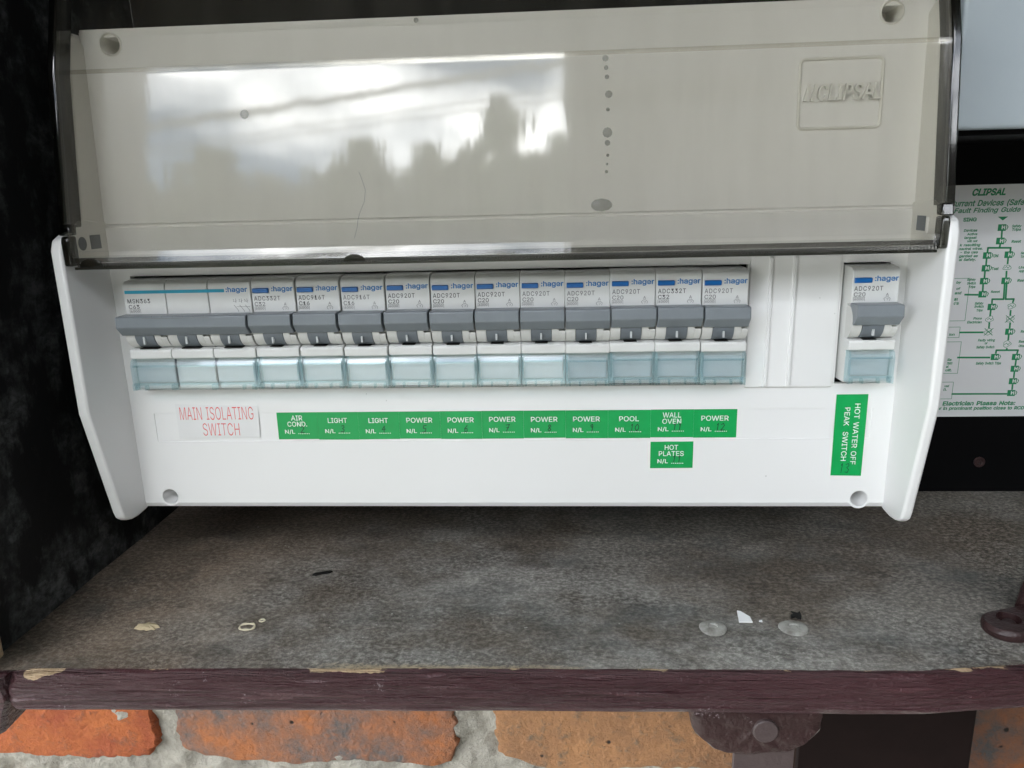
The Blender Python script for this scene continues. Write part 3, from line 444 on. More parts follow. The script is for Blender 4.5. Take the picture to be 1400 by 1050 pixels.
def stroke(mb, pts, wd, y):
    for a, b in zip(pts[:-1], pts[1:]):
        dx, dz = b[0]-a[0], b[1]-a[1]; L = math.hypot(dx, dz) or 1; nx, nz = -dz/L*wd/2, dx/L*wd/2; ex, ez = dx/L*wd*.3, dz/L*wd*.3
        mb.add([(a[0]+nx-ex, y, a[1]+nz-ez), (a[0]-nx-ex, y, a[1]-nz-ez), (b[0]-nx+ex, y, b[1]-nz+ez), (b[0]+nx+ex, y, b[1]+nz+ez)], [(0, 1, 2, 3)])
    return mb
def rrect(x0, x1, z0, z1, r, n=6):
    p = []
    for cx, cz, a0 in ((x1-r, z1-r, 0), (x0+r, z1-r, 90), (x0+r, z0+r, 180), (x1-r, z0+r, 270)):
        for i in range(n+1):
            a = R(a0+90*i/n); p.append((cx+r*cos(a), cz+r*sin(a)))
    return p

# ================================================================= SETTING
SH = -135.8
g = obj('ground', MB().box(-40000, 40000, -40000, 40000, -1500, -1499), M['paving'], kind='structure')

# ---------------- brick wall behind and below the cabinet
wall = thing('brick_wall', 'old orange brick wall with rough pale mortar under the cabinet shelf', 'wall', (150, 165, -400))
BY0 = 160
mm_ = MB(); nx, nz = 300, 120
X0, X1, Z0, Z1 = -260, 600, -460, -150
gx = [(X0+(X1-X0)*i/nx, Z0+(Z1-Z0)*j/nz) for j in range(nz+1) for i in range(nx+1)]
mm_.add([(x, BY0+3.2+5.5*noise.fractal(Vector((x*.045, z*.045, 0)), .8, 2, 6), z) for x, z in gx],
        [(j*(nx+1)+i, j*(nx+1)+i+1, (j+1)*(nx+1)+i+1, (j+1)*(nx+1)+i) for j in range(nz) for i in range(nx)])
mm_.box(X0, X1, BY0+14, BY0+120, Z0, Z1)
obj('mortar', mm_, M['mortar'], wall, smooth=True)
def brick(x0, x1, z0, z1, mt, seed):
    mb = MB(); n = 22; k = 10; rnd = random.Random(seed); V0 = Vector((seed*3.1, 0, 0))
    rings_ = []
    out_ = []
    per = []
    w_, h_ = x1-x0, z1-z0; cx, cz = (x0+x1)/2, (z0+z1)/2; NP = 150
    for i in range(NP):
        a = 2*pi*i/NP; ca, sa = cos(a), sin(a); e = 7.0
        rr = (abs(ca)**e + abs(sa)**e)**(-1/e); per.append((ca*rr, sa*rr))
    for depth, sc_ in ((60, 1.0), (6, 1.0), (1.6, .985), (0, .955), (-.6, .85), (-.9, .5), (-.9, .02)):
        rg = []
        for u, v in per:
            nn = noise.fractal(Vector((u*2.2, v*1.4, 0))+V0, 1, 2, 4)+.6*noise.fractal(Vector((u*11, v*6, 0))+V0, 1, 2, 4)
            k_ = 1 + (.045*nn if sc_ > .9 else 0)
            fx = cx+u*w_/2*(1-(1-sc_)*(h_/w_ if sc_ > .8 else 1))*k_; fz = cz+v*h_/2*sc_*(1+(.08*nn if sc_ > .9 else 0))
            rg.append((fx, BY0+depth-1.0+ (1.2*noise.noise(Vector((fx*.05, fz*.05, seed))) if depth < 5 else 0), fz))
        rings_.append(rg)
    mb.rings(rings_); return obj('brick', mb, mt, wall, smooth=True)
ms = {0: M['brickA'], 1: M['brickB'], 2: M['brickC']}
rowb = [(-344, -124, 0), (-340+228, 100, 1)]
brick(-262, -121, -366, -275, M['brickA'], 1); brick(-103, 99, -366, -275, M['brickB'], 2)
brick(127, 344, -366, -275, M['brickC'], 3); brick(360, 575, -362, -272, M['brickB'], 4)
for (x0, x1, mk, sd) in ((-250, -170, 2, 5), (-150, 70, 0, 6), (88, 300, 2, 7), (318, 530, 0, 8)):
    brick(x0, x1, -462, -382, ms[mk], sd)
for (x0, x1, mk, sd) in ((-250, -190, 1, 9), (-172, 38, 2, 10), (56, 270, 0, 11), (288, 500, 1, 12)):
    brick(x0, x1, -258, -180, ms[mk], sd)
post = obj('conduit_cover', MB().box(310, 408, 88, 150, -460, -150.5), M['darkpost'], bevel=1.5)
tag(post, 'dark brown vertical cover board on the bricks under the right of the shelf', 'cover board')

# ---------------- meter cabinet
cab = thing('meter_cabinet', 'black lined meter cabinet with grey cement shelf and maroon front edge', 'cabinet', (160, 112, -150))
obj('back_panel', MB().box(-40, 700, 112, 118, SH-3, 240), M['blackflat'], cab)
# the left wall, slightly wavy
lw = MB(); ny, nz = 60, 60
pts = [(-40+.6*noise.noise(Vector((y*.02, z*.02, 5))), y, z) for z in [SH-2+(240-SH)*j/nz for j in range(nz+1)] for y in [-64+175.5*i/ny for i in range(ny+1)]]
lw.add(pts, [(j*(ny+1)+i, j*(ny+1)+i+1, (j+1)*(ny+1)+i+1, (j+1)*(ny+1)+i) for j in range(nz) for i in range(ny)])
lw.box(-46, -41.5, -64, 118, SH-12, 240)
obj('side_panel', lw, M['black'], cab, smooth=True)
obj('side_panel', MB().box(700, 706, -64, 118, SH-12, 240), M['blackflat'], cab)
obj('top_panel', MB().box(-46, 706, -64, 118, 240.3, 250), M['blackflat'], cab)
def edgeY(x):
    k = [(-60, -61.5), (-28, -60.6), (40, -59), (157, -56.3), (240, -55.2), (300, -54.2), (335, -50), (360, -46), (420, -43), (710, -41)]
    for (a, b), (c, d_) in zip(k[:-1], k[1:]):
        if x <= c: return b+(d_-b)*max(0, (x-a)/(c-a))
    return k[-1][1]
def ejit(x): return .45*noise.fractal(Vector((x*.06, 3.3, 0)), 1, 2, 3) + .25*noise.noise(Vector((x*.35, 1, 0)))
sm = MB(); xs = [-41+1.6*i for i in range(470)]; NJ = 60
for j in range(NJ+1):
    for x in xs:
        y0 = edgeY(x)+ejit(x)+.4; y = 112.0+(y0-112.0)*(1-(1-j/NJ)**1.3); 
        sm.v.append((x, y, SH+.35*noise.fractal(Vector((x*.03, y*.03, 0)), 1, 2, 4)*min(1, j/3)))
n = len(xs); sm.f += [(j*n+i, j*n+i+1, (j+1)*n+i+1, (j+1)*n+i) for j in range(NJ) for i in range(n-1)]
sm.add([(x, edgeY(x)+4, SH-10) for x in (-41, 300, 700)] + [(-41, 112, SH-10), (300, 112, SH-10), (700, 112, SH-10)], [(0, 1, 4, 3), (1, 2, 5, 4)])
obj('shelf_board', sm, M['shelf'], cab, smooth=True)
rl = []
for i in range(0, 500):
    x = -31.5+(.5*i if i < 20 else 10+1.5*(i-20)); tp = max(0, 1-(x+31.5)/7)**2; e = edgeY(x); jt = ejit(x); ring = []
    zb = -149.9 - .5*noise.noise(Vector((x*.02, 9, 0)))
    dip = max(0, (-18-x))*0.22
    prof = [(e+3.0, -137.5, 0), (e+1.2+jt, -135.4-dip*.3, .2), (e-.4+jt, -135.6-dip*.5, .4), (e-1.9, -136.6-dip, .5), (e-3.1, -138.3-dip, .6), (e-3.7, -140.0-dip, 1)]
    prof += [(e-3.95+.25*abs(q-5)/5, -141.0-dip*(1-q/11)-.75*q, 1) for q in range(11)]
    prof += [(e-3.3, zb+.3, .8), (e-2.2, zb-.1, .3), (e+6, zb-.3, 0), (e+8, -144, 0)]
    for k, (y, z, a_) in enumerate(prof):
        nn = a_*(.34*noise.fractal(Vector((x*.05, k*.55, 2)), 1, 2, 5) + .42*noise.noise(Vector((x*.012, k*1.9+.03*x, 7))) + .12*noise.noise(Vector((x*.9, k*1.3, 5))))
        ring.append((x, y-nn+(4.5*tp if k > 1 else 0), z+nn*.25+tp*(-143-z)*.35))
    rl.append(ring)
obj('front_rail', MB().rings(rl), M['purple'], cab, smooth=True)
# stile that runs down the left of the opening
st = MB(); rg = []
for i in range(22):
    z = -137-1.1*i; dx = .8*noise.noise(Vector((z*.1, 0, 4)))
    rg.append([(-47, -48, z), (-47, -66, z), (-30.5+dx-.35*max(0, i-9), -64.4, z), (-29.3+dx-.35*max(0, i-9), -62.6, z), (-30+dx-.35*max(0, i-9), -50, z)])
obj('frame_stile', MB().rings(rg), M['purple'], cab, smooth=True)
obj('frame_stile', MB().box(-47, -27.5, -70, -62.2, -128, 254), M['purple'], cab, bevel=1)
obj('head_rail', MB().box(-47, 706, -72, -64.3, 232, 254), M['purple'], cab, bevel=1)
door = MB().add([(-47, -66, -128), (-50, -67, -128), (-153, -320, -128), (-150, -321, -128)]+[(-47, -66, 240), (-50, -67, 240), (-153, -320, 240), (-150, -321, 240)], [(0, 1, 2, 3), (4, 5, 6, 7), (0, 1, 5, 4), (1, 2, 6, 5), (2, 3, 7, 6), (3, 0, 4, 7)])
obj('door', door, M['taupe'], cab)
# fixings
def nailhead(x, y, r, tilt):
    mb = MB(); N = 36
    prof = [(r, 0), (r, .5), (r*.86, 1.0), (r*.5, 1.3), (r*.34, 1.3), (r*.3, .8), (.01, .8)]
    rings_ = [[(x+rr*(1+.05*sin(3*2*pi*i/N+tilt))*cos(2*pi*i/N), y+rr*(1+.04*cos(2*2*pi*i/N))*sin(2*pi*i/N), SH+h_+.1+tilt*.25*sin(2*pi*i/N)) for i in range(N)] for rr, h_ in prof]
    return obj('nail_head', mb.rings(rings_), M['zinc'], cab, smooth=True)
nailhead(233.6, -27.6, 5.2, .3); nailhead(264.5, -27, 5.5, -.4)
sb = MB().cyl((403.8, 112, -118.4), 'y', 3.0, 2.6, -1.2, 1, 24); o = obj('screw', sb, M['bracket'], cab, bevel=.3)
boolean(o, MB().cyl((403.8, 112, -118.4), 'y', 1.2, 1.2, -2, -.3, 6))

def flake(name, pts, z0, th, mt, label, cat):
    mb = MB(); n_ = len(pts); mb.add([(x, y, z0+dz) for x, y, dz in pts]+[(x, y, z0+dz+th) for x, y, dz in pts],
        [tuple(range(n_)), tuple(range(2*n_-1, n_-1, -1))]+[(i, i+n_, (i+1) % n_+n_, (i+1) % n_) for i in range(n_)])
    return tag(obj(name, mb, mt, loc=(pts[0][0], pts[0][1], z0)), label, cat)
flake('plastic_chip', [(244.4, -23.8, .2), (249.6, -23.9, .2), (249.2, -21.0, .8), (246.2, -18.2, 1.5), (245.0, -17.2, 1.2)], SH+.3, .5, M['chipw'], 'white angular plastic chip between the two nail heads', 'chip')
flake('plastic_crumb', [(252.3, -22.9, .1), (253.6, -23.1, .1), (253.7, -22.1, .3), (252.6, -22.2, .2)], SH+.3, .3, M['chipw'], 'tiny white crumb just right of the angular white chip', 'crumb')
flake('bark_flake', [(265.4, -20.6, .3), (267.2, -19.9, .3), (268.0, -20.9, .3), (269.0, -21.3, .3), (269.6, -19.6, .6), (269.9, -16.6, .9), (268.6, -17.6, .8), (266.4, -16.4, .9), (267.0, -18.2, .6), (265.6, -18.6, .5)], SH+.3, .35, M['chipb'], 'black notched flake lying behind the right nail head', 'flake')
flake('bark_flake', [(62, 11.6, .2), (64, 11.2, .3), (66.5, 12.6, .3), (69, 13.2, .4), (70.5, 15, .3), (69.2, 15.4, .4), (67, 14.4, .5), (64.6, 13.6, .4), (62.6, 13.2, .2)], SH+.3, .5, M['chipb'], 'slim black flake near the back of the shelf below the left of the board', 'flake')
# crusts on the shelf
mb = MB(); N = 22; a_ = [(7.9+5.2*cos(2*pi*i/N)*(1+.22*sin(5*i)), -30.9+2.2*sin(2*pi*i/N)*(1+.2*cos(3*i))) for i in range(N)]
mb.rings([[(x, y, SH+.1) for x, y in a_], [(7.9+(x-7.9)*.8, -30.9+(y+30.9)*.8, SH+1.1+.3*sin(x)) for x, y in a_], [(7.9+(x-7.9)*.25, -30.9+(y+30.9)*.25, SH+1.5) for x, y in a_]])
tag(obj('dirt_crust', mb, M['tan'], smooth=True), 'tan crusty lump on the left of the grey shelf', 'crust')
mb = MB(); rr = []
for i in range(25):
    a = 2*pi*i/24; rr.append((48.9+3.0*cos(a), -30.3+2.4*sin(a), SH+.5+.15*sin(3*a)))
mb.tube(rr, [.42+.12*sin(5*i) for i in range(25)], 6); rr = [(53.2+1.1*cos(2*pi*i/12), -25.6+.9*sin(2*pi*i/12), SH+.5) for i in range(13)]; mb.tube(rr, .35, 6)
tag(obj('dried_ring', mb, M['cream'], smooth=True), 'small cream coloured dried ring on the grey shelf', 'dried ring')
# painted lug at the right
lug = thing('hasp_lug', 'maroon painted metal lug with a round hole at right end of shelf', 'hasp', (347, -27, SH))
out_ = [(336+7.5+8.2*cos(R(a)), -27+8.2*sin(R(a))) for a in range(100, 291, 10)] + [(372, -33), (372, -4), (356, -14)]
mb = MB(); n_ = len(out_)
mb.rings([[(x, y, SH+.3) for x, y in out_], [(x-.4, y-.3, SH+2.5) for x, y in out_], [(x, y, SH+3.4) for x, y in out_], [(343.5+(x-343.5)*.93, -27+(y+27)*.9, SH+4.2) for x, y in out_]])
o = obj('plate', mb, M['bracket'], lug, smooth=False); boolean(o, MB().cyl((345.5, -24.5, SH), 'z', 4.0, 4.6, -1, 9, 28))
for p in o.data.polygons: p.use_smooth = True
try: o.data.set_sharp_from_angle(angle=R(35))
except Exception: pass
obj('bolt', MB().cyl((345.8, -24.5, SH), 'z', 2.6, 2.4, .4, 2.6, 20), M['bracket'], lug, bevel=.4)
obj('pin', MB().tube([(357, -16, SH+3), (362, -10.5, SH+9), (370, -5, SH+17)], 4.0, 14), M['bracket'], lug, smooth=True)

# bracket hanging under the rail
br = thing('latch_bracket', 'lumpy brown painted bracket with round bolt under the shelf edge', 'bracket', (243, -53, -150))
o_ = []
for x, z in ((220.6, -150), (221.4, -158), (225.5, -163.2), (230, -166.6), (236, -168.2), (243, -168.4), (249, -167.4), (256, -166.9), (260, -164.6), (264, -161), (266.8, -157), (267, -150)): o_.append((x, z))
def smooth_line(P, k=5):
    r = []
    for i in range(len(P)-1):
        a, b, c, d_ = P[max(i-1, 0)], P[i], P[i+1], P[min(i+2, len(P)-1)]
        for q in range(k):
            t_ = q/k; r.append(tuple(.5*(2*b[e]+(c[e]-a[e])*t_+(2*a[e]-5*b[e]+4*c[e]-d_[e])*t_**2+(3*b[e]-a[e]-3*c[e]+d_[e])*t_**3) for e in (0, 1)))
    return r+[P[-1]]
o_ = smooth_line(o_)
rg = []
for yy, s_ in ((-50, 1), (-55.2, 1), (-56.4, .985), (-57, .95), (-57.2, .8), (-57.3, .6), (-57.3, .35), (-57.3, .05)):
    rg.append([(243+(x-243)*s_+.35*noise.noise(Vector((x*.3, z*.3, yy*.3))), yy+(.9*noise.noise(Vector(((243+(x-243)*s_)*.22, (z*s_)*.22, 0))) if yy < -56 else 0), -158.5+(z+158.5)*s_) for x, z in o_])
obj('plate', MB().rings(rg), M['bracket'], br, smooth=True)
obj('bolt_head', MB().cyl((246.9, -57, -157.4), 'y', 4.5, 4.7, -1.6, 2, 36), M['taupe'], br, bevel=.5, seg=3)
obj('strap', MB().box(237.3, 259.3, -53.2, -51.4, -420, -150.4), M['taupe'], br, bevel=.4)

# ---------------- meter box and poster at the right
mt_ = thing('meter_box', 'pale blue grey metal box hung in the upper right of the cabinet', 'box', (400, 112, 50))
prof = rrect(335.2, 560, 51, 228, 3.0)
o = obj('casing', MB().plate(prof, 40, 110), M['metergrey'], mt_, bevel=1.6, seg=3)
obj('seal', MB().plate(rrect(334.0, 561, 48.8, 229, 3), 44.5, 108), M['blackflat'], mt_, bevel=.5)
PT= [('CLIPSAL', 383.1, 23.5, 399.4, 27.1), ('Current Devices (Safe', 373.0, 18.0, 409.0, 21.6), ('Fault Finding Guide', 375.2, 14.6, 407.7, 17.7), ('SING', 380.2, 10.9, 386.8, 12.9), ('Devices', 381.1, 5.8, 387.8, 7.2), ('Active', 382.9, 4.0, 388.0, 5.3), ('largest', 381.8, 2.2, 387.9, 3.5), ('will not', 383.4, 0.5, 388.5, 1.8), ('k resulting', 380.0, -1.5, 390.2, -0.1), ('neutral wires.', 379.7, -3.4, 391.5, -2.0), ('- the use', 380.7, -5.2, 389.4, -3.8), ('garded as', 380.2, -7.1, 389.6, -5.7), ('al Safety.', 380.4, -8.9, 388.8, -7.5), ('Safety', 404.5, 7.5, 409.2, 8.9), ('Trips', 404.7, 5.8, 409.2, 7.2), ('Reset', 405.2, -0.2, 410.0, 1.2), ('ON', 397.3, -7.4, 399.8, -5.8), ('Test', 397.3, -13.9, 400.7, -12.4), ('Safety', 385.7, -19.1, 390.1, -17.9), ('Switch', 385.9, -21.1, 390.3, -19.7), ('Trips', 386.9, -22.9, 390.3, -21.6), ('Reset', 398.3, -25.6, 402.9, -24.4), ('Safety', 391.0, -31.6, 395.4, -30.2), ('Switch', 391.0, -33.3, 395.7, -31.9), ('Trips', 392.3, -35.2, 395.4, -33.9), ('Phone', 391.2, -39.5, 395.5, -38.2), ('Electrician', 388.3, -41.5, 395.7, -40.1), ('Faulty wiring', 395.0, -51.2, 403.6, -49.8), ('or', 398.6, -52.8, 400.1, -51.7), ('Safety Switch', 394.6, -54.9, 403.8, -53.5), ('Safety Switch Trips', 395.4, -63.7, 408.3, -62.2), ('Electrician Please Note:', 380.7, -86.2, 418.5, -83.7), ('or in prominent position close to RCD', 378.0, -88.6, 423.4, -86.7), ('Un', 410.5, -13.4, 413.2, -12.1), ('App', 410.8, -15.2, 413.5, -13.9), ('Res', 410.7, -20.1, 414.1, -18.7), ('Sa', 410.6, -6.1, 412.2, -4.8), ('Tri', 410.8, -7.9, 412.5, -6.6), ('Re', 416.0, -46.8, 417.7, -45.4), ('Res', 415.7, -52.2, 418.5, -50.8), ('Othe', 416.0, -54.5, 418.8, -53.1), ('by', 380.4, -20.5, 383.0, -19.2), ('of', 380.8, -23.7, 382.9, -22.4), ('and', 380.3, -26.1, 383.7, -24.6), ('an', 380.4, -29.4, 382.2, -28.0), ('d to', 380.4, -31.5, 383.0, -29.9), ('ion', 379.9, -47.9, 382.8, -46.5), ('lls', 380.6, -61.5, 382.8, -60.1), ('rson', 380.6, -63.5, 383.3, -62.1), ('al', 380.3, -65.3, 381.6, -63.9), ('ult.', 380.2, -67.2, 383.4, -65.7), ('ued', 380.7, -75.9, 383.1, -74.5), ('n.', 380.3, -77.9, 382.0, -76.5)]
PI= [(399.7, 7.6, 1), (399.7, 0.9, 1), (394.1, -6.3, 1), (404.7, -6.1, 1), (394.3, -12.8, 1), (404.7, -12.6, 0), (394.2, -19.4, 1), (404.9, -19.4, 1), (394.3, -26.2, 1), (399.7, -32.9, 1), (409.5, -32.7, 0), (399.6, -39.3, 0), (409.6, -39.4, 2), (399.7, -46.1, 2), (410.2, -46.1, 1), (409.9, -52.7, 0), (404.7, -59.6, 1), (415.4, -59.7, 1), (415.6, -66.1, 1), (415.6, -72.9, 1), (415.6, -79.4, 1)]
PL= [(399.9, 5.9, 400.1, 2.7), (399.9, -0.9, 399.8, -2.5), (394.1, -2.5, 405.3, -2.7), (394.1, -2.5, 394.1, -4.6), (405.3, -2.7, 405.3, -4.4), (394.1, -8.1, 394.2, -11.0), (404.7, -8.0, 404.8, -10.7), (394.1, -14.7, 394.2, -17.6), (404.8, -14.6, 405.0, -17.5), (394.0, -21.3, 394.2, -24.5), (385.5, -26.3, 392.0, -26.5), (404.7, -21.2, 405.2, -29.0), (405.7, -21.2, 406.2, -29.0), (405.2, -29.0, 399.5, -28.9), (399.5, -28.9, 399.6, -31.0), (406.2, -29.0, 410.3, -29.0), (410.3, -29.0, 410.0, -30.7), (399.5, -34.8, 399.5, -37.5), (409.5, -35.0, 409.6, -37.4), (399.6, -41.3, 399.7, -44.0), (410.1, -41.5, 410.2, -44.2), (385.2, -46.2, 397.0, -46.3), (410.2, -48.0, 410.3, -50.5), (410.2, -55.2, 410.2, -56.0), (405.0, -56.0, 416.0, -56.1), (405.0, -56.0, 404.9, -57.6), (416.0, -56.1, 415.7, -57.8), (385.7, -59.7, 402.1, -59.9), (415.7, -61.5, 415.7, -64.2), (415.7, -68.1, 415.8, -70.9), (415.7, -74.9, 415.8, -77.4), (385.1, -79.7, 413.3, -79.9)]
PB= [(379.4, -17.8, 387.1, -40.0), (379.7, -43.3, 385.1, -48.9), (379.2, -51.2, 386.6, -68.3), (379.7, -73.1, 385.1, -82.4)]
po = thing('instruction_poster', 'white sheet with green fault finding flowchart on the black back panel', 'poster', (400, 112, -30))
obj('sheet', MB().box(318, 462, 111.55, 112, -92.4, 28.9), M['poster'], po)
a, b = MB(), MB(); YP = 111.48
for i, (s, x0, z0, x1, z1) in enumerate(PT):
    if any(c in 'gypQ,(' for c in s) and i > 3: z0 -= .25*(z1-z0)
    if i < 3: put(a, s, x0, x1, z0, z1, YP, bold=.03 if i else .05, shear=.25)
    else: put(b, s, x0, x1, z0, z1, YP, bold=.045, shear=.15 if i > 3 else 0)
obj('heading_lettering', a, M['postergreen'], po); obj('small_lettering', b, M['postergreen'], po)
a, b = MB(), MB()
for x0, z0, x1, z1 in PL: stroke(a, [(x0, z0), (x1, z1)], .9, YP)
a.add([(397, YP, 13), (402, YP, 13), (399.6, YP, 11.1)], [(0, 1, 2)])
for x0, z1, x1, z0 in PB: stroke(a, [(x0-30, z0), (x1, z0), (x1, z1), (x0-30, z1)], .22, YP)
for x, z, k in PI:
    if k == 1:
        a.add([(x-2.0, YP, z-1.7), (x+2, YP, z-1.7), (x+2, YP, z+1.6), (x-2, YP, z+1.6)], [(0, 1, 2, 3)])
        for u0, u1, v0, v1 in ((-.2, .35, -.9, 1.0), (1.0, 1.5, -.9, .9), (.35, 1.0, -.1, .35)): b.add([(x+u0, YP-.03, z+v0), (x+u1, YP-.03, z+v0), (x+u1, YP-.03, z+v1), (x+u0, YP-.03, z+v1)], [(0, 1, 2, 3)])
        stroke(a, [(x+2.4, z+1.0), (x+2.9, z+.2), (x+2.4, z-1.0)], .4, YP)
    else:
        P_ = [(x+1.9*cos(t_)*(1+.22*sin(3*t_+x)), z+1.5*sin(t_)*(1+.25*cos(2*t_+z))) for t_ in [2*pi*q/14 for q in range(15)]]; stroke(a, P_, .22, YP)
        stroke(a, [(x-1.2, z-.4), (x-.2, z+.5), (x+.6, z-.5), (x+1.3, z+.6)], .25, YP)
        if k == 2: stroke(a, [(x-2, z-1.8), (x+2.2, z+1.8)], .35, YP); stroke(a, [(x-2, z+1.8), (x+2.2, z-1.8)], .35, YP)
obj('flowchart', a, M['postergreen'], po); obj('switch_symbols', b, M['poster'], po)

# ================================================================= SWITCHBOARD ENCLOSURE
PY = 8.0                                   # the lower panel's plane
enc = thing('switchboard_enclosure', 'white plastic switchboard enclosure with smoke tinted lid raised over its top half', 'enclosure', (150, 112, -100))
def upY(z): return PY if z <= 22 else PY+.7+(z-22)*.062
prof = [(PY+44, -100.9), (PY+4, -101.1), (PY+1.2, -100.3), (PY, -98.2), (PY, 20.9), (PY+1.8, 21.4), (PY+1.8, 22.0), (upY(22.6), 22.6), (upY(96), 96), (upY(96)+3, 96), (PY+4, 22), (PY+3, 20), (PY+3, -97), (PY+44, -98)]
panel = obj('front_panel', MB().prism(prof, -9.4, 311.4), M['white'], enc)
boolean(panel, MB().box(-.5, 248.6, 0, 15, -46.8, 1.5))
boolean(panel, MB().box(285.0, 302.6, 0, 15, -46.8, 1.4))
boolean(panel, MB().box(1.0, 301.0, 0, PY+.5, -69.9, -57.1))
holes = [(3, -95.7, 3.5), (298.9, -96.8, 3.5), (2.6, 90.0, 3.6), (296.6, 90.4, 3.6)]
hz = []
for x, z, r in holes:
    zz = z+.4; hz.append((x, zz, r)); boolean(panel, MB().cyl((x, 0, zz), 'y', r, r, 0, 20, 40))
b = panel.modifiers.new('Bevel', 'BEVEL'); b.width = .35*S; b.segments = 2; b.limit_method = 'ANGLE'; b.angle_limit = R(35)
for x, z, r in hz:
    y = upY(z); mb = MB(); N = 40
    mb.rings([[(x+q*cos(2*pi*i/N), yy, z+q*sin(2*pi*i/N)) for i in range(N)] for q, yy in ((r+.9, y+1.5), (r+.8, y-.02 if z < 0 else y-.35), (r+.3, y-.06 if z < 0 else y-.6), (r-.05, y+.15), (r-.25, y+11.5), (r-.4, y+12.5), (.05, y+12.5))], cap=False)
    wl = obj('screw_well', mb, M['white' if z < 0 else 'beige'], enc, smooth=True)  # upper wells darker in colour to deepen the recess shade
    obj('screw', MB().cyl((x+.5, y+12.4, z-.3), 'y', 1.6, 1.9, -2.0, 0, 20), M['beige'] if z < 0 else M['device2'], wl, bevel=.3)
# hollow body behind the panel
bd = MB(); bd.box(-11.4, -9.6, PY+1, 111.5, -100.2, 94); bd.box(311.6, 313.4, PY+1, 111.5, -100.2, 94)
bd.box(-9.6, 311.6, PY+5, 111.5, 93, 95); bd.box(-9.6, 311.6, 108, 111.5, -100, 93); bd.box(-9.5, 311.5, PY+44, 108, -100.6, -98.4)
obj('body_shell', bd, M['white'], enc)
# black sheet added so the gaps round the breakers look dark
obj('inner_tray', MB().box(-6, 308, 30, 31, -60, 20), M['slot'], enc)
# cheeks
for s in (0, 1):
    prof = [(-14.5, 19.8), (-18.8, 18.0), (-20.6, 14.0), (-20.6, -49), (-20.3, -50.2), (-9.6, -95.5), (-8.4, -98.4), (-6.0, -100.2), (-2.5, -101.3), (2, -101.8), (8, -101.4), (PY+6, -100.4), (PY+6, 21), (6, 21), (1, 21), (-6, 21.5)]
    a_, b_ = (-13.2, -8.7) if s == 0 else (308.9, 313.0)
    ob = obj('side_cheek', MB().prism(prof, a_, b_), M['white'], enc, bevel=1.15, seg=4)
    # sloping wedge between cheek and panel
    n_ = MB(); 
    if s == 0: xx = (-9.2, -6.6)
    else: xx = (309.4, 307.2+3.4)
    # upper fin under the lid
    fp = [(upY(30)+2, 20), (-3.5, 20), (-5.6, 25), (4.0, 88), (4.8, 91.2), (6.6, 92.8), (9.5, 92.6), (upY(96)+2, 89)]
    fa, fb = (-10.6, -8.4) if s == 0 else (309.6, 311.8)
    obj('side_fin', MB().prism(fp, fa, fb), M['beige'], enc, bevel=.5, seg=2)
    # hinge block with its round socket
    hp = [(PY+1, 9.6), (PY+1, 23.5), (2, 24.0), (-6, 25), (-11, 22.6), (-14, 20), (-14.6, 12), (-14.2, 9.6)]
    ha, hb = (-9.4, -7.9) if s == 0 else (308.8, 310.0)
    hb_o = obj('hinge_block', MB().prism(hp, ha, hb), M['beige'], enc, bevel=.4)
    xi = -7.9 if s == 0 else 308.8; dd = 1 if s == 0 else -1
    x2 = sorted((xi-.6*dd, xi+.12*dd))
    if s == 0: obj('hinge_socket', MB().cyl((0, -8.4, 15.9), 'x', 2.6, 2.6, x2[0], x2[1], 28), M['greydark'], hb_o)
    x3 = sorted((xi-.6*dd, xi+.1*dd))
    obj('hinge_slot', MB().box(x3[0], x3[1], -3.2, 3.6, 13.4, 18.8), M['greydark'], hb_o)
    if s == 1: obj('hinge_clip', MB().box(xi-.9, xi, -6.2, -5.2, 12.8, 18.5), M['white'], hb_o, bevel=.3)
# blanking plate with its two ribs
bp = obj('blanking_plate', MB().prism([(PY+1, 5.0), (PY-.9, 5.0), (PY-1.4, 4.3), (PY-1.4, -47.4), (PY-.9, -48.0), (PY+1, -48.0)], 249.4, 283.6), M['white'], enc, bevel=.35)
for x in (257.0, 266.1):
    obj('rib', MB().prism([(PY-1.0, 4.7), (PY-2.6, 4.0), (PY-2.6, -47.0), (PY-1.0, -47.9)], x-.7, x+.7), M['white'], bp, bevel=.35, seg=3)
# moulded badge, upper right of the panel
def onup(x, y, z):      # y is the height above the sloping face, towards the viewer when negative
    return (x, upY(z)+y, z)
bx0, bx1, bz0, bz1 = 264.4, 295.2, 50.6, 76.2
mb = MB(); o1 = rrect(bx0, bx1, bz0, bz1, 2.2); NN = len(o1)
def insr(q): return rrect(bx0+q, bx1-q, bz0+q, bz1-q, max(.3, 2.2-q))
mb.rings([[onup(x, h_, z) for x, z in insr(q)] for q, h_ in ((-.1, .6), (0, -.45), (.45, -.8), (.9, -.6), (1.25, .25), (1.6, .02))])
badge = obj('badge_frame', mb, M['beige'], enc, smooth=True)
mb = MB(); put(mb, 'CLIPSAL', 271.4, 294.0, 60.9, 66.9, -1.7, bold=.02, shear=.22, space=1.06, depth=1.8, fn=lambda x, y, z: (x, upY(z)+y, z))
mb.v = [v for v in mb.v]
for x in (266.2, 268.8):
    mb.add([onup(x, -.1, 60.9), onup(x+1.2, -.1, 60.9), onup(x+2.8, -.1, 66.9), onup(x+1.6, -.1, 66.9), onup(x, -1.6, 60.9), onup(x+1.2, -1.6, 60.9), onup(x+2.6, -1.6, 66.9), onup(x+1.4, -1.6, 66.9)],
           [(0, 1, 2, 3), (4, 5, 6, 7), (0, 1, 5, 4), (1, 2, 6, 5), (2, 3, 7, 6), (3, 0, 4, 7)])
obj('badge_lettering', mb, M['badge'], badge)

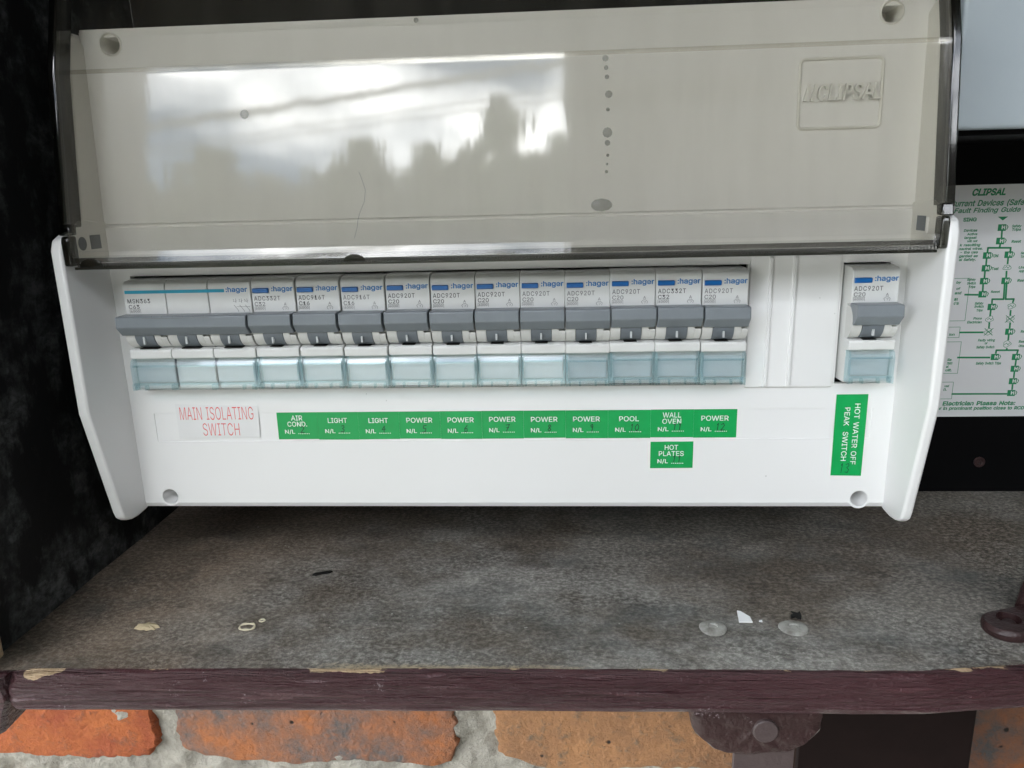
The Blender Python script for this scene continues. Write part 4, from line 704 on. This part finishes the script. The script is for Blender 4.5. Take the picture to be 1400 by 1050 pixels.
# ---------------- the smoke lid
def lidY(z): return -18.4+(z-10)*.1405 if z <= 77 else -9.0+(z-77)*.31
zt = 118
prof = [(-19.3, 9.3), (-18.35, 13.2), (-17.8, 13.6), (lidY(30), 30), (lidY(54), 54), (lidY(76), 76), (lidY(77.6), 77.6), (lidY(95), 95), (lidY(zt), zt)]
T = 2.0
full = prof + [(y+T, z) for y, z in reversed(prof)]
lid = obj('lid', MB().prism(full, -7.4, 308.6), M['smoke'], enc)
lid['label'] = 'smoke tinted clear lid reflecting clouds and treetops'
for s in (0, 1):
    def zs(z): return lidY(z)
    up_ = [(lidY(22), 22), (lidY(77), 77), (lidY(zt), zt), (lidY(zt)+9, zt), (lidY(77)+9.5, 77), (lidY(22)+9.5, 22)]
    xa, xb = (-10.9, -7.55) if s == 0 else (308.75, 312.1)
    o = obj('lid_side', MB().prism(up_, xa, xb), M['smokedark'], lid, bevel=.8, seg=3)  # side wall seen edge-on, darkening carried by the tint
    xa, xb = (-8.5, -5.4) if s == 0 else (306.4, 309.3)
    lo = [(-20.4, 8.2), (-20.6, 17.4), (-19.9, 19.2), (-15.2, 19.2), (-15.2, 8.2)]
    obj('lid_corner', MB().prism(lo, xa, xb), M['smokedark'], lid, bevel=.7, seg=3)
    xa, xb = (-10.2, -6.0) if s == 0 else (307.2, 311.2)
    jg = [(-18.4, 19.35), (-17.2, 23.5), (-13, 23.5), (-13.8, 19.35)]
    obj('lid_corner', MB().prism(jg, xa, xb), M['smokedark'], lid, bevel=.5, seg=2)
# bottom wall and ribbed lower edge
obj('lid_floor', MB().prism([(-16.2, 9.3), (-16.2, 11.0), (5.5, 10.4), (5.5, 8.7)], -5.2, 306.2), M['smokemid'], lid)
rb = MB(); n_ = 0; x = -4.0
vs = []; 
while x < 305.5:
    for dx, dy in ((0, 0), (.45, -.35), (.8, -.35), (1.15, 0)):
        vs.append((x+dx, dy + .1*noise.noise(Vector((x, 0, 0)))))
    x += 1.15
rb2 = MB()
rg = [[(x, -19.5+dy, 9.2), (x, -19.5+dy, 8.0), (x, -16.4, 7.8), (x, -16.4, 9.1), (x, -19.3, 9.25)] for x, dy in vs]
obj('ribbed_strip', rb2.rings(rg), M['smokemid'], lid)
obj('lower_edge', MB().prism([(-20.0, 6.9), (-20.0, 7.9), (-4, 7.75), (-4, 6.7)], -5, 306), M['smokedark'], lid, bevel=.15)
for x, r in ((100.9, 4.0), (1.5, 4.4)):
    N = 16; mb = MB(); pr = [(x+r*cos(pi*i/N), 8.0+(r*.66)*sin(pi*i/N)) for i in range(N+1)]
    mb.plate(pr, -20.15, -19.5); obj('thumb_notch', mb, M['smokedark'], lid, bevel=.15)
obj('fold_ridge', MB().prism([(lidY(77)-.02, 76.5), (lidY(77)-.5, 77.3), (lidY(78)-.02, 78.1)], -7, 308), M['smoke'], lid)
for (x, z, r) in ((192.3, 75.3, 1.1), (192.5, 72.2, .8), (192.8, 69.1, .8), (193.4, 63.3, 1.25), (193.1, 58.2, .7), (192.9, 50.4, 1.7), (192.9, 46.9, 1.0), (193, 42.7, .6), (192.7, 39.7, .5), (192.5, 37.1, .6), (190.7, 25.7, 2.2), (60.7, 60.6, 1.6), (124.7, 90.9, .9)):
    x = 175.1+(x-175.1)*.985; mb = MB(); N = 20; asp = 1.7 if r == 2.2 else 1; y0 = lidY(z)
    sl = .1405 if z < 77 else .31
    def P_(q, dy): return [(x+q*asp*cos(2*pi*i/N), y0+sl*q*sin(2*pi*i/N)-dy, z+q*sin(2*pi*i/N)*(1+.06*sin(3*i))) for i in range(N)]
    if r in (1.7, 2.2, 1.6): mb.rings([P_(r, .0), P_(r*.95, .12), P_(r*.1, .15)])
    else: mb.rings([P_(r, .0), P_(r*.95, .14), P_(r*.62, .14), P_(r*.55, .02)])
    obj('water_spot', mb, M['spot'], lid, smooth=True)
mb = MB(); cp = [(102.4, 39.5), (103.2, 37.5), (103.8, 35.6), (104.6, 33), (104.1, 29.1), (102.4, 25.6), (101.4, 22.7), (101.0, 20), (99.8, 16.1)]
mb.tube([(175.1+(x-175.1)*.985, lidY(z)-.1, z) for x, z in cp], .07, 5); obj('hair', mb, M['greydark'], lid)

# ================================================================= BREAKERS
def arc(cy, cz, r, a0, a1, n): return [(cy-r*cos(R(a0+(a1-a0)*i/n)), cz+r*sin(R(a0+(a1-a0)*i/n))) for i in range(n+1)]
BW = 17.35
body_prof = [(26, -45.0), (2.0, -44.6), (1.3, -44.0), (1.3, -31.6), (-1.3, -31.2), (-1.5, -30.2), (-1.5, -28.0), (-1.0, -27.4), (3.5, -27.0), (3.5, -13.8), (.1, -13.3), (0, -2.6), (.5, -1.0), (1.8, .1), (6.0, .55), (26, .6)]
def housing(x0, x1, notch):
    pr = arc(4.0, -20.3, 7.0, -72, 55, 12) + [(8, -14), (8, -27)]
    if notch: 
        mb = MB().prism(pr, x0, x0+2.7); low = arc(4.0, -20.3, 7.0, -72, -14, 8) + [(-1.0, -21.9), (-.6, -20.3), (8, -20.3), (8, -27)]
        mb.prism(low, x0+2.7, x1); mb.prism(arc(4.0, -20.3, 5.6, -10, 55, 6) + [(8, -14), (8, -21)], x0+2.7, x1-.02); return mb
    return MB().prism(pr, x0, x1)
def wheel_mb(x0, x1): return MB().prism(arc(4.0, -20.3, 7.25, -60, 60, 14) + [(7, -14), (7, -26)], x0, x1)
def toggle_mb(x0, x1): return MB().prism([(1.0, -13.0), (-6.4, -13.0), (-6.9, -13.4), (-7.4, -17.3), (-7.0, -17.9), (-3.8, -21.1), (1, -20.8)], x0, x1)
def cover_parts(parent, x0, x1):
    sh = [(1.2, -30.9), (-1.9, -31.9), (-2.7, -34.0), (-2.5, -41.4), (-3.1, -41.8), (-3.1, -43.9), (1.2, -43.9), (1.2, -43.2), (-2.4, -43.2), (-2.4, -42.3), (-1.8, -41.6), (-2.0, -34.2), (-1.4, -32.6), (1.2, -31.7)]
    cv = obj('label_cover', MB().prism(sh, x0+1.0, x1-1.0), M['cover'], parent)
    rim = [(1.2, -30.8), (-2.0, -31.8), (-2.95, -34.0), (-2.75, -41.2), (-3.3, -41.6), (-3.3, -44.1), (1.2, -44.1)]
    for a_, b_ in ((x0+.1, x0+.95), (x1-.95, x1-.1)): obj('rim', MB().prism(rim, a_, b_), M['coverrim'], cv, bevel=.12)
    # bead and clips at the foot of the cover
    obj('rim', MB().prism([(-3.0, -40.9), (-3.6, -41.4), (-3.6, -41.9), (-3.0, -42.0)], x0+1, x1-1), M['coverrim'], cv)
    obj('rim', MB().prism([(-2.5, -33.6), (-3.0, -33.9), (-3.0, -34.4), (-2.4, -34.6)], x0+1, x1-1), M['coverrim'], cv)
    for xc in (x0+1.6, x0+5.6, x1-5.6, x1-1.6): obj('clip', MB().box(xc-.45, xc+.45, -3.5, -1, -44.0, -42.1), M['coverrim'], cv, bevel=.25)
    n_in = 3 if x1-x0 > 30 else 1; w_in = (x1-x0-1.6)/n_in
    for q in range(n_in): obj('label_insert', MB().box(x0+.8+w_in*q+.55, x0+.8+w_in*(q+1)-.55, .3, 1.0, -41.4, -33.2), M['paper'], cv)
    for q in range(1, n_in):
        xs_ = x0+.8+w_in*q; obj('seam', MB().box(xs_-.13, xs_+.13, .1, 1.25, -43.4, -31.8), M['greydark'], cv); obj('clip', MB().box(xs_-1.2, xs_+1.2, -3.6, -1, -44.0, -41.6), M['coverrim'], cv, bevel=.4)
    return cv
DIG = {'0': [[(.5, 1), (.15, .7), (.1, .3), (.5, 0), (.85, .3), (.85, .7), (.5, 1)]], '1': [[(.3, .8), (.55, 1), (.5, 0)]], '2': [[(.1, .8), (.5, 1), (.8, .7), (.1, 0), (.9, .05)]],
 '3': [[(.1, .9), (.6, 1), (.75, .75), (.35, .55), (.8, .35), (.6, 0), (.1, .1)]], '4': [[(.6, 0), (.6, 1), (.1, .4), (.9, .45)]], '5': [[(.8, 1), (.2, .95), (.2, .55), (.75, .5), (.7, .1), (.1, 0)]],
 '6': [[(.7, 1), (.2, .5), (.3, 0), (.8, .15), (.7, .5), (.2, .4)]], '7': [[(.1, .9), (.85, 1), (.35, 0)], [(.25, .5), (.75, .5)]], '8': [[(.5, .5), (.2, .8), (.5, 1), (.8, .8), (.2, .25), (.5, 0), (.85, .25), (.5, .5)]], '9': [[(.75, .7), (.4, .55), (.25, .85), (.6, 1), (.75, .7), (.6, 0)]]}
def rating(model, amp, dark):
    mb = MB(); y = -.04
    put(mb, model, 1.0, 11.6, -8.55, -6.75, y, bold=.012, space=1.15); put(mb, amp, 1.0, 5.3, -10.7, -9.1, y, bold=.012)
    put(mb, '6000', 1.3, 4.7, -12.15, -11.25, y, bold=.01); stroke(mb, [(1.0, -12.4), (1.0, -11.0), (5.1, -11.0), (5.1, -12.4)], .12, y)
    put(mb, 'A', 12.9, 13.9, -10.6, -9.5, y); stroke(mb, [(12.6, -12.4), (12.2, -11.6), (13.0, -10.95), (13.8, -10.95), (14.6, -11.6), (14.3, -12.4)], .13, y); stroke(mb, [(13.4, -12.3), (13.9, -11.6), (13.0, -11.5)], .1, y)
    me = bpy.data.meshes.new('rating_lettering'); me.from_pydata([tuple(Vector(v)*S) for v in mb.v], [], mb.f); me.materials.append(M['print'] if dark else M['faded']); return me
def make_breaker():
    t = thing('circuit_breaker', 'x', 'circuit breaker', (0, 0, 0), 'single breakers fitted in the switchboard')
    obj('body', MB().prism(body_prof, .18, .18+BW), M['device'], t, bevel=.3, seg=2)
    obj('housing', housing(.2, 4.1, False), M['device2'], t, bevel=.15); obj('housing', housing(12.3, 17.5, True), M['device2'], t, bevel=.15)
    wh = obj('wheel', wheel_mb(4.2, 12.2), M['greydark'], t, bevel=.12)
    obj('wheel_mark', MB().box(7.8, 8.5, -3.55, -2.3, -25.2, -22.8), M['mark'], wh); obj('slot', MB().box(5.6, 10.6, -.9, 3.4, -27.2, -26.95), M['slot'], wh)
    obj('toggle', toggle_mb(.3, 17.3), M['grey'], t, bevel=.4, seg=3)
    obj('test_button', MB().prism([(.2, -3.5), (-.9, -3.6), (-1.1, -4.2), (-.9, -5.4), (.2, -5.6)], .8, 7.2), M['blue'], t, bevel=.25)
    mb = MB(); put(mb, ':hager', 8.3, 17.0, -5.5, -2.9, -.04, bold=.03); obj('maker_lettering', mb, M['hagerblue'], t)
    cover_parts(t, .15, 17.55)
    o = obj('rating_lettering', MB().box(0, 1, 0, 1, 0, 1), None, t)
    return t
proto = make_breaker()
def copy_tree(o, parent=None):
    c = o.copy(); col.objects.link(c); c.parent = parent
    for ch in list(o.children): copy_tree(ch, c)
    return c
XB = [52.9, 70.9, 88.9, 106.9, 124.7, 142.3, 159.8, 177.2, 194.6, 212.1, 229.8]
spec = [('ADC332T', 'C32', 0), ('ADC916T', 'C16', 1), ('ADC916T', 'C16', 0), ('ADC920T', 'C20', 1), ('ADC920T', 'C20', 1), ('ADC920T', 'C20', 1), ('ADC920T', 'C20', 0), ('ADC920T', 'C20', 0), ('ADC920T', 'C20', 0), ('ADC332T', 'C32', 2), ('ADC920T', 'C20', 0), ('ADC920T', 'C20', 1)]
blab = ['C32 breaker with blue button right beside the three pole main switch, above AIR COND.',
        'left one of the two C16 breakers, above the first green LIGHT sticker',
        'right one of the two C16 breakers, above the second LIGHT sticker',
        'C20 breaker just right of the pair of C16 breakers', 'C20 breaker second to the right of the pair of C16 breakers',
        'C20 breaker third to the right of the C16 pair, near the middle of the row', 'C20 breaker fifth from the row\'s right end, above a POWER sticker',
        'C20 breaker fourth from the right end of the long row', 'C20 breaker directly left of the right hand C32 breaker, above POOL',
        'C32 breaker with darkest print, above the WALL OVEN sticker', 'C20 breaker last at the right end of the long row, beside the blank plate',
        'C20 breaker standing alone right of the ribbed blank plate, above HOT WATER sticker']
meshes = {}; rnd = random.Random(3)
for i, (mo, am, dk) in enumerate(spec):
    o = proto if i == 0 else copy_tree(proto)
    x = XB[i] if i < 11 else 285.7
    o.location = Vector((x, rnd.uniform(-.15, .15), rnd.uniform(-.2, .2) + (.2 if i < 11 else -.1)))*S
    key = (mo, am, dk > 0)
    if key not in meshes: meshes[key] = rating(*key)
    for ch in o.children:
        if ch.name.startswith('rating'): ch.data = meshes[key]
    o['label'] = blab[i]
iso = thing('main_switch', 'three pole white main isolator with one long grey toggle bar and blue stripe', 'main switch', (0, 0, 0))
PX = [0, 17.55, 35.1]
for k, x in enumerate(PX):
    obj('body', MB().prism(body_prof, x+.18, x+BW+.1), M['device'], iso, bevel=.3)
    obj('housing', housing(x+.2, x+4.1, False), M['device2'], iso, bevel=.15); obj('housing', housing(x+12.2, x+17.3, True), M['device2'], iso, bevel=.15)
    wh = obj('wheel', wheel_mb(x+4.2, x+12.1), M['greydark'], iso, bevel=.12)
    obj('wheel_mark', MB().box(x+7.7, x+8.5, -3.55, -2.6, -24.8, -21.8), M['mark'], wh); obj('slot', MB().box(x+4.4, x+11.9, -1.0, 3.4, -27.25, -26.9), M['slot'], wh)
obj('toggle', toggle_mb(-.6, 52.3), M['grey'], iso, bevel=.4, seg=3)
mb = MB(); stroke(mb, [(10.5, -12.5), (37.5, -12.5)], .16, 0)
mb.v = [(x, -7.06, z-1.2) for x, y, z in mb.v]
for q in range(6):
    x = 14.5+q*4.2; mb.add([(x, -6.96, -12.8), (x+.12, -6.96, -12.8), (x+.12, -7.06, -13.7), (x, -7.06, -13.7)], [(0, 1, 2, 3)])
obj('toggle_marks', mb, M['faded'], iso)
cover_parts(iso, .15, 52.4)
mb = MB(); mb.box(.9, 42.0, -.06, .05, -4.75, -3.45); obj('stripe', mb, M['cyan'], iso)
mb = MB(); put(mb, ':hager', 42.6, 51.4, -5.3, -2.7, -.04, bold=.03); obj('maker_lettering', mb, M['hagerblue'], iso)
mb = MB(); y = -.04; put(mb, 'MSN363', 1.6, 11.0, -8.6, -6.8, y, space=1.1, bold=.012); put(mb, 'C63', 1.8, 6.3, -10.8, -9.2, y, bold=.012)
put(mb, '6000', 2.4, 6.1, -12.3, -11.35, y, bold=.01); stroke(mb, [(2.1, -12.5), (2.1, -11.1), (6.5, -11.1), (6.5, -12.5)], .12, y)
obj('rating_lettering', mb, M['print'], iso); mb = MB()
for q in range(3):
    x = 45.6+q*2.3; stroke(mb, [(x+.7, -7.4), (x+.7, -9.0)], .13, y); stroke(mb, [(x+.3, -8.6), (x+1.1, -8.2)], .1, y); stroke(mb, [(x-.2, -9.9), (x+1.4, -12.1), (x+1.4, -12.6)], .14, y); put(mb, '135'[q], x-.4, x+.1, -8.6, -7.6, y)
stroke(mb, [(46.4, -10.6), (52, -10.6)], .1, y); obj('contact_symbol', mb, M['print'], iso)

# ================================================================= STICKERS
def sticker(x0, x1, z0, z1, lines, hand, label, y=PY+.37, n=0):
    t = thing('sticker', label, 'sticker', ((x0+x1)/2, y, (z0+z1)/2), 'green circuit stickers under the breakers')
    rr = random.Random(n); tl = rr.uniform(-.25, .25)
    obj('backing', MB().plate([(x0, z0+.0), (x1, z0+tl*.4), (x1, z1+tl*.4), (x0, z1)], y, y+.12), M['green'], t)
    mb = MB(); yy = y-.03; cx = (x0+x1)/2-.2; H = z1-z0
    two = len(lines) == 2
    for k, s in enumerate(lines):
        wd = {'AIR': 5, 'COND.': 8.6, 'LIGHT': 8.4, 'POWER': 11.2, 'POOL': 8.2, 'WALL': 7.6, 'OVEN': 7.8, 'HOT': 5.6, 'PLATES': 10.4}[s]
        a_ = (z1-3.55 if k == 0 else z1-6.25) if two else z1-4.9
        put(mb, s, cx-wd/2+(.1), cx+wd/2, a_, a_+2.2, yy, bold=.008)
    put(mb, 'N/L', cx-5.6, cx-1.2, z1-9.65, z1-7.55, yy, bold=.012)
    for q in range(7): mb.add([(cx+.2+q*.75+dx, yy, z1-9.6+dz) for dx, dz in ((0, 0), (.38, 0), (.38, .32), (0, .32))], [(0, 1, 2, 3)])
    obj('lettering', mb, M['wtext'], t)
    mb = MB(); hx = cx+2.0-.9*len(hand)
    for ch in hand:
        for st_ in DIG[ch]: stroke(mb, [(hx+u*1.9+v*.3, z1-9.0+v*2.9+rr.uniform(-.1, .1)) for u, v in st_], .34, y-.05)
        hx += 2.1
    obj('handwriting', mb, M['ink'], t); return t
names = [(['AIR', 'COND.'], '2'), (['LIGHT'], '3'), (['LIGHT'], '4'), (['POWER'], '5'), (['POWER'], '6'), (['POWER'], '7'), (['POWER'], '8'), (['POWER'], '9'), (['POOL'], '10'), (['WALL', 'OVEN'], '11'), (['POWER'], '12')]
for i, (ln, hw) in enumerate(names):
    x0 = 54.6+17.53*i
    w_ = ' '.join(ln); lab = f'green sticker reading {w_} N/L with a handwritten '+{'2': 'two', '3': 'three', '4': 'four', '5': 'five', '6': 'six', '7': 'seven', '8': 'eight', '9': 'nine', '10': 'ten', '11': 'eleven', '12': 'twelve'}[hw]+' on its dotted line'
    sticker(x0+.01, x0+17.5, -69.4+(.2 if i % 3 == 0 else 0), -57.25+(.15 if i % 4 == 1 else 0), ln, hw, lab, n=i)
sticker(212.4, 230.0, -82.6, -71.0, ['HOT', 'PLATES'], '11', 'green sticker reading HOT PLATES alone below the WALL OVEN sticker', y=PY-.13, n=20)
t = thing('sticker', 'tall green sticker reading HOT WATER OFF PEAK SWITCH down its length', 'sticker', (292.6, PY, -68.6), 'green circuit stickers under the breakers')
obj('backing', MB().plate([(286.5, -86.0), (298.8, -86.2), (298.8, -51.3), (286.3, -51.3)], PY-.13, PY-.01), M['green'], t)
mb = MB(); put(mb, 'HOT WATER OFF', 293.9, 296.1, -81.2, -55.2, PY-.16, rot=-1, bold=.006); put(mb, 'PEAK  SWITCH', 290.0, 292.2, -79.6, -56.8, PY-.16, rot=-1, bold=.006); obj('lettering', mb, M['wtext'], t)
mb = MB(); hx = 289.6
for ch in '13':
    for s_ in DIG[ch]: stroke(mb, [(hx+u*2+v*.3, -84.8+v*4) for u, v in s_], .28, PY-.17)
    hx += 2.3
obj('handwriting', mb, M['ink'], t)
t = thing('sticker', 'white sticker reading MAIN ISOLATING SWITCH in narrow red capitals', 'sticker', (28.5, PY, -60))
obj('backing', MB().plate([(11.0, -68.5), (46.7, -68.0), (47.1, -54.0), (11.0, -53.0)], PY-.14, PY-.02), M['vinyl'], t)
mb = MB(); put(mb, 'MAIN ISOLATING', 12.6, 44.8, -60.1, -54.4, PY-.17, bold=-.012); put(mb, 'SWITCH', 21.9, 38.0, -67.2, -61.6, PY-.17, bold=-.012); obj('lettering', mb, M['red'], t)

# ================================================================= OUTSIDE, out of view, mostly seen only in the lid's reflection
hs = thing('eave', 'cream soffit of the house eave above the cabinet', 'eave', (0, 0, 900))
obj('soffit', MB().box(-2500, 3000, -735, 160, 640, 655), M['soffit'], hs); obj('fascia', MB().box(-2500, 3000, -757, -736, 612, 780), M['soffit'], hs)
obj('house_wall', MB().box(-2500, -265, 170, 260, -1499, 640), M['mortar'], kind='structure'); obj('house_wall', MB().box(720, 3000, 170, 260, -1499, 640), M['mortar'], kind='structure')
tag(obj('verandah_post', MB().box(190, 775, -1050, -900, -1499, 640), M['pier'], bevel=10), 'broad dark verandah post standing opposite the cabinet', 'post')  # unseen block added in place of a person, hides the mirrored sky
obj('return_wall', MB().box(1080, 1330, -1500, 168, -1499, 640), M['pier'], kind='structure')  # unseen, added to block light from the right
for i, (za, zb, r) in enumerate(((2130, 2700, 26), (2005, 2520, 7), (1960, 2460, 7))):
    pts = [(-5200+9000*q/20, -5000, za-400+(zb-za)*1.9*q/20+.00001*(q-10)**2) for q in range(21)]
    tag(obj('overhead_cable', MB().tube(pts, r, 10), M['cable'], smooth=True), ['thick grey overhead cable crossing the reflected sky', 'upper thin overhead cable below the thick one', 'lower thin overhead cable above the treetops'][i], 'cable')
def tree(x, y, h, r, seed):
    rn = random.Random(seed); t = thing('tree', ['first', 'second', 'third', 'fourth', 'fifth', 'sixth', 'seventh', 'eighth', 'ninth', 'tenth', 'eleventh', 'twelfth', 'thirteenth', 'fourteenth', 'last'][seed]+' tree from the left of the row mirrored in the lid', 'tree', (x, y, -1500), 'trees beyond the garden')
    tr = MB().tube([(x, y, -1500), (x+100, y, -1500+h*.5), (x+50, y+50, -1500+h*.85)], [180, 110, 30], 10)
    for k in range(7):
        a = rn.uniform(0, 2*pi); z = -1500+h*rn.uniform(.35, .7); tr.tube([(x+80, y, z), (x+cos(a)*r*.8, y+sin(a)*r*.8, z+h*.18)], [60, 15], 6)
    obj('trunk', tr, M['bark'], t)
    mb = MB()
    clumps = [(rn.gauss(0, .42), rn.gauss(0, .42), rn.random()) for _ in range(95)]
    for cx, cy, cz in clumps:
        rr = r*(.10+.20*(1-cz))*rn.uniform(.5, 1.3)
        for q in range(26):
            u = Vector((rn.gauss(0, 1), rn.gauss(0, 1), rn.gauss(0, 1.1))).normalized()*rr*rn.uniform(.4, 1.15)
            c = Vector((x+cx*r*(1.15-cz), y+cy*r*(1.15-cz), -1500+h*(.30+.68*cz)))+u
            a_ = Vector((rn.gauss(0, 1), rn.gauss(0, 1), rn.gauss(0, 1))).normalized()*r*.07; b_ = a_.orthogonal().normalized()*r*.045
            mb.add([c-a_, c-b_, c+a_, c+b_], [(0, 1, 2, 3)])
    obj('crown', mb, M['leaf'], t)
tr_rnd = random.Random(11)
for i in range(15):
    x = -10500+1050*i+tr_rnd.uniform(-300, 300) if i < 12 else (4200, 6600, 9000)[i-12]
    tree(x, -13500+tr_rnd.uniform(-900, 900), 5900+.085*(x+10000)+tr_rnd.uniform(-500, 150), tr_rnd.uniform(1300, 1900), i)
hb = MB(); rn = random.Random(5)
hb.prism([(-14700, -1499), (-14000, -1499), (-14000, 3400), (-14700, 3400)], -14000, -2000); hb.prism([(-14700, -1499), (-14000, -1499), (-14000, 4000), (-14700, 4000)], -2000, 12000)
for q in range(40000):
    hx = rn.uniform(-14000, 12000); ht = 4050+.085*(hx+10000)+800*noise.noise(Vector((hx*.0009, 0, 0)))+800*noise.noise(Vector((hx*.004, 3, 0)))
    c = Vector((hx, -14000+rn.uniform(-350, 120), rn.uniform(2600, ht))); a_ = Vector((rn.gauss(0, 1), rn.gauss(0, 1), rn.gauss(0, 1))).normalized()*130; b_ = a_.orthogonal().normalized()*80
    hb.add([c-a_, c-b_, c+a_, c+b_], [(0, 1, 2, 3)])
tag(obj('garden_hedge', hb, M['leaf']), 'tall dark clipped hedge under the row of mirrored trees', 'hedge')
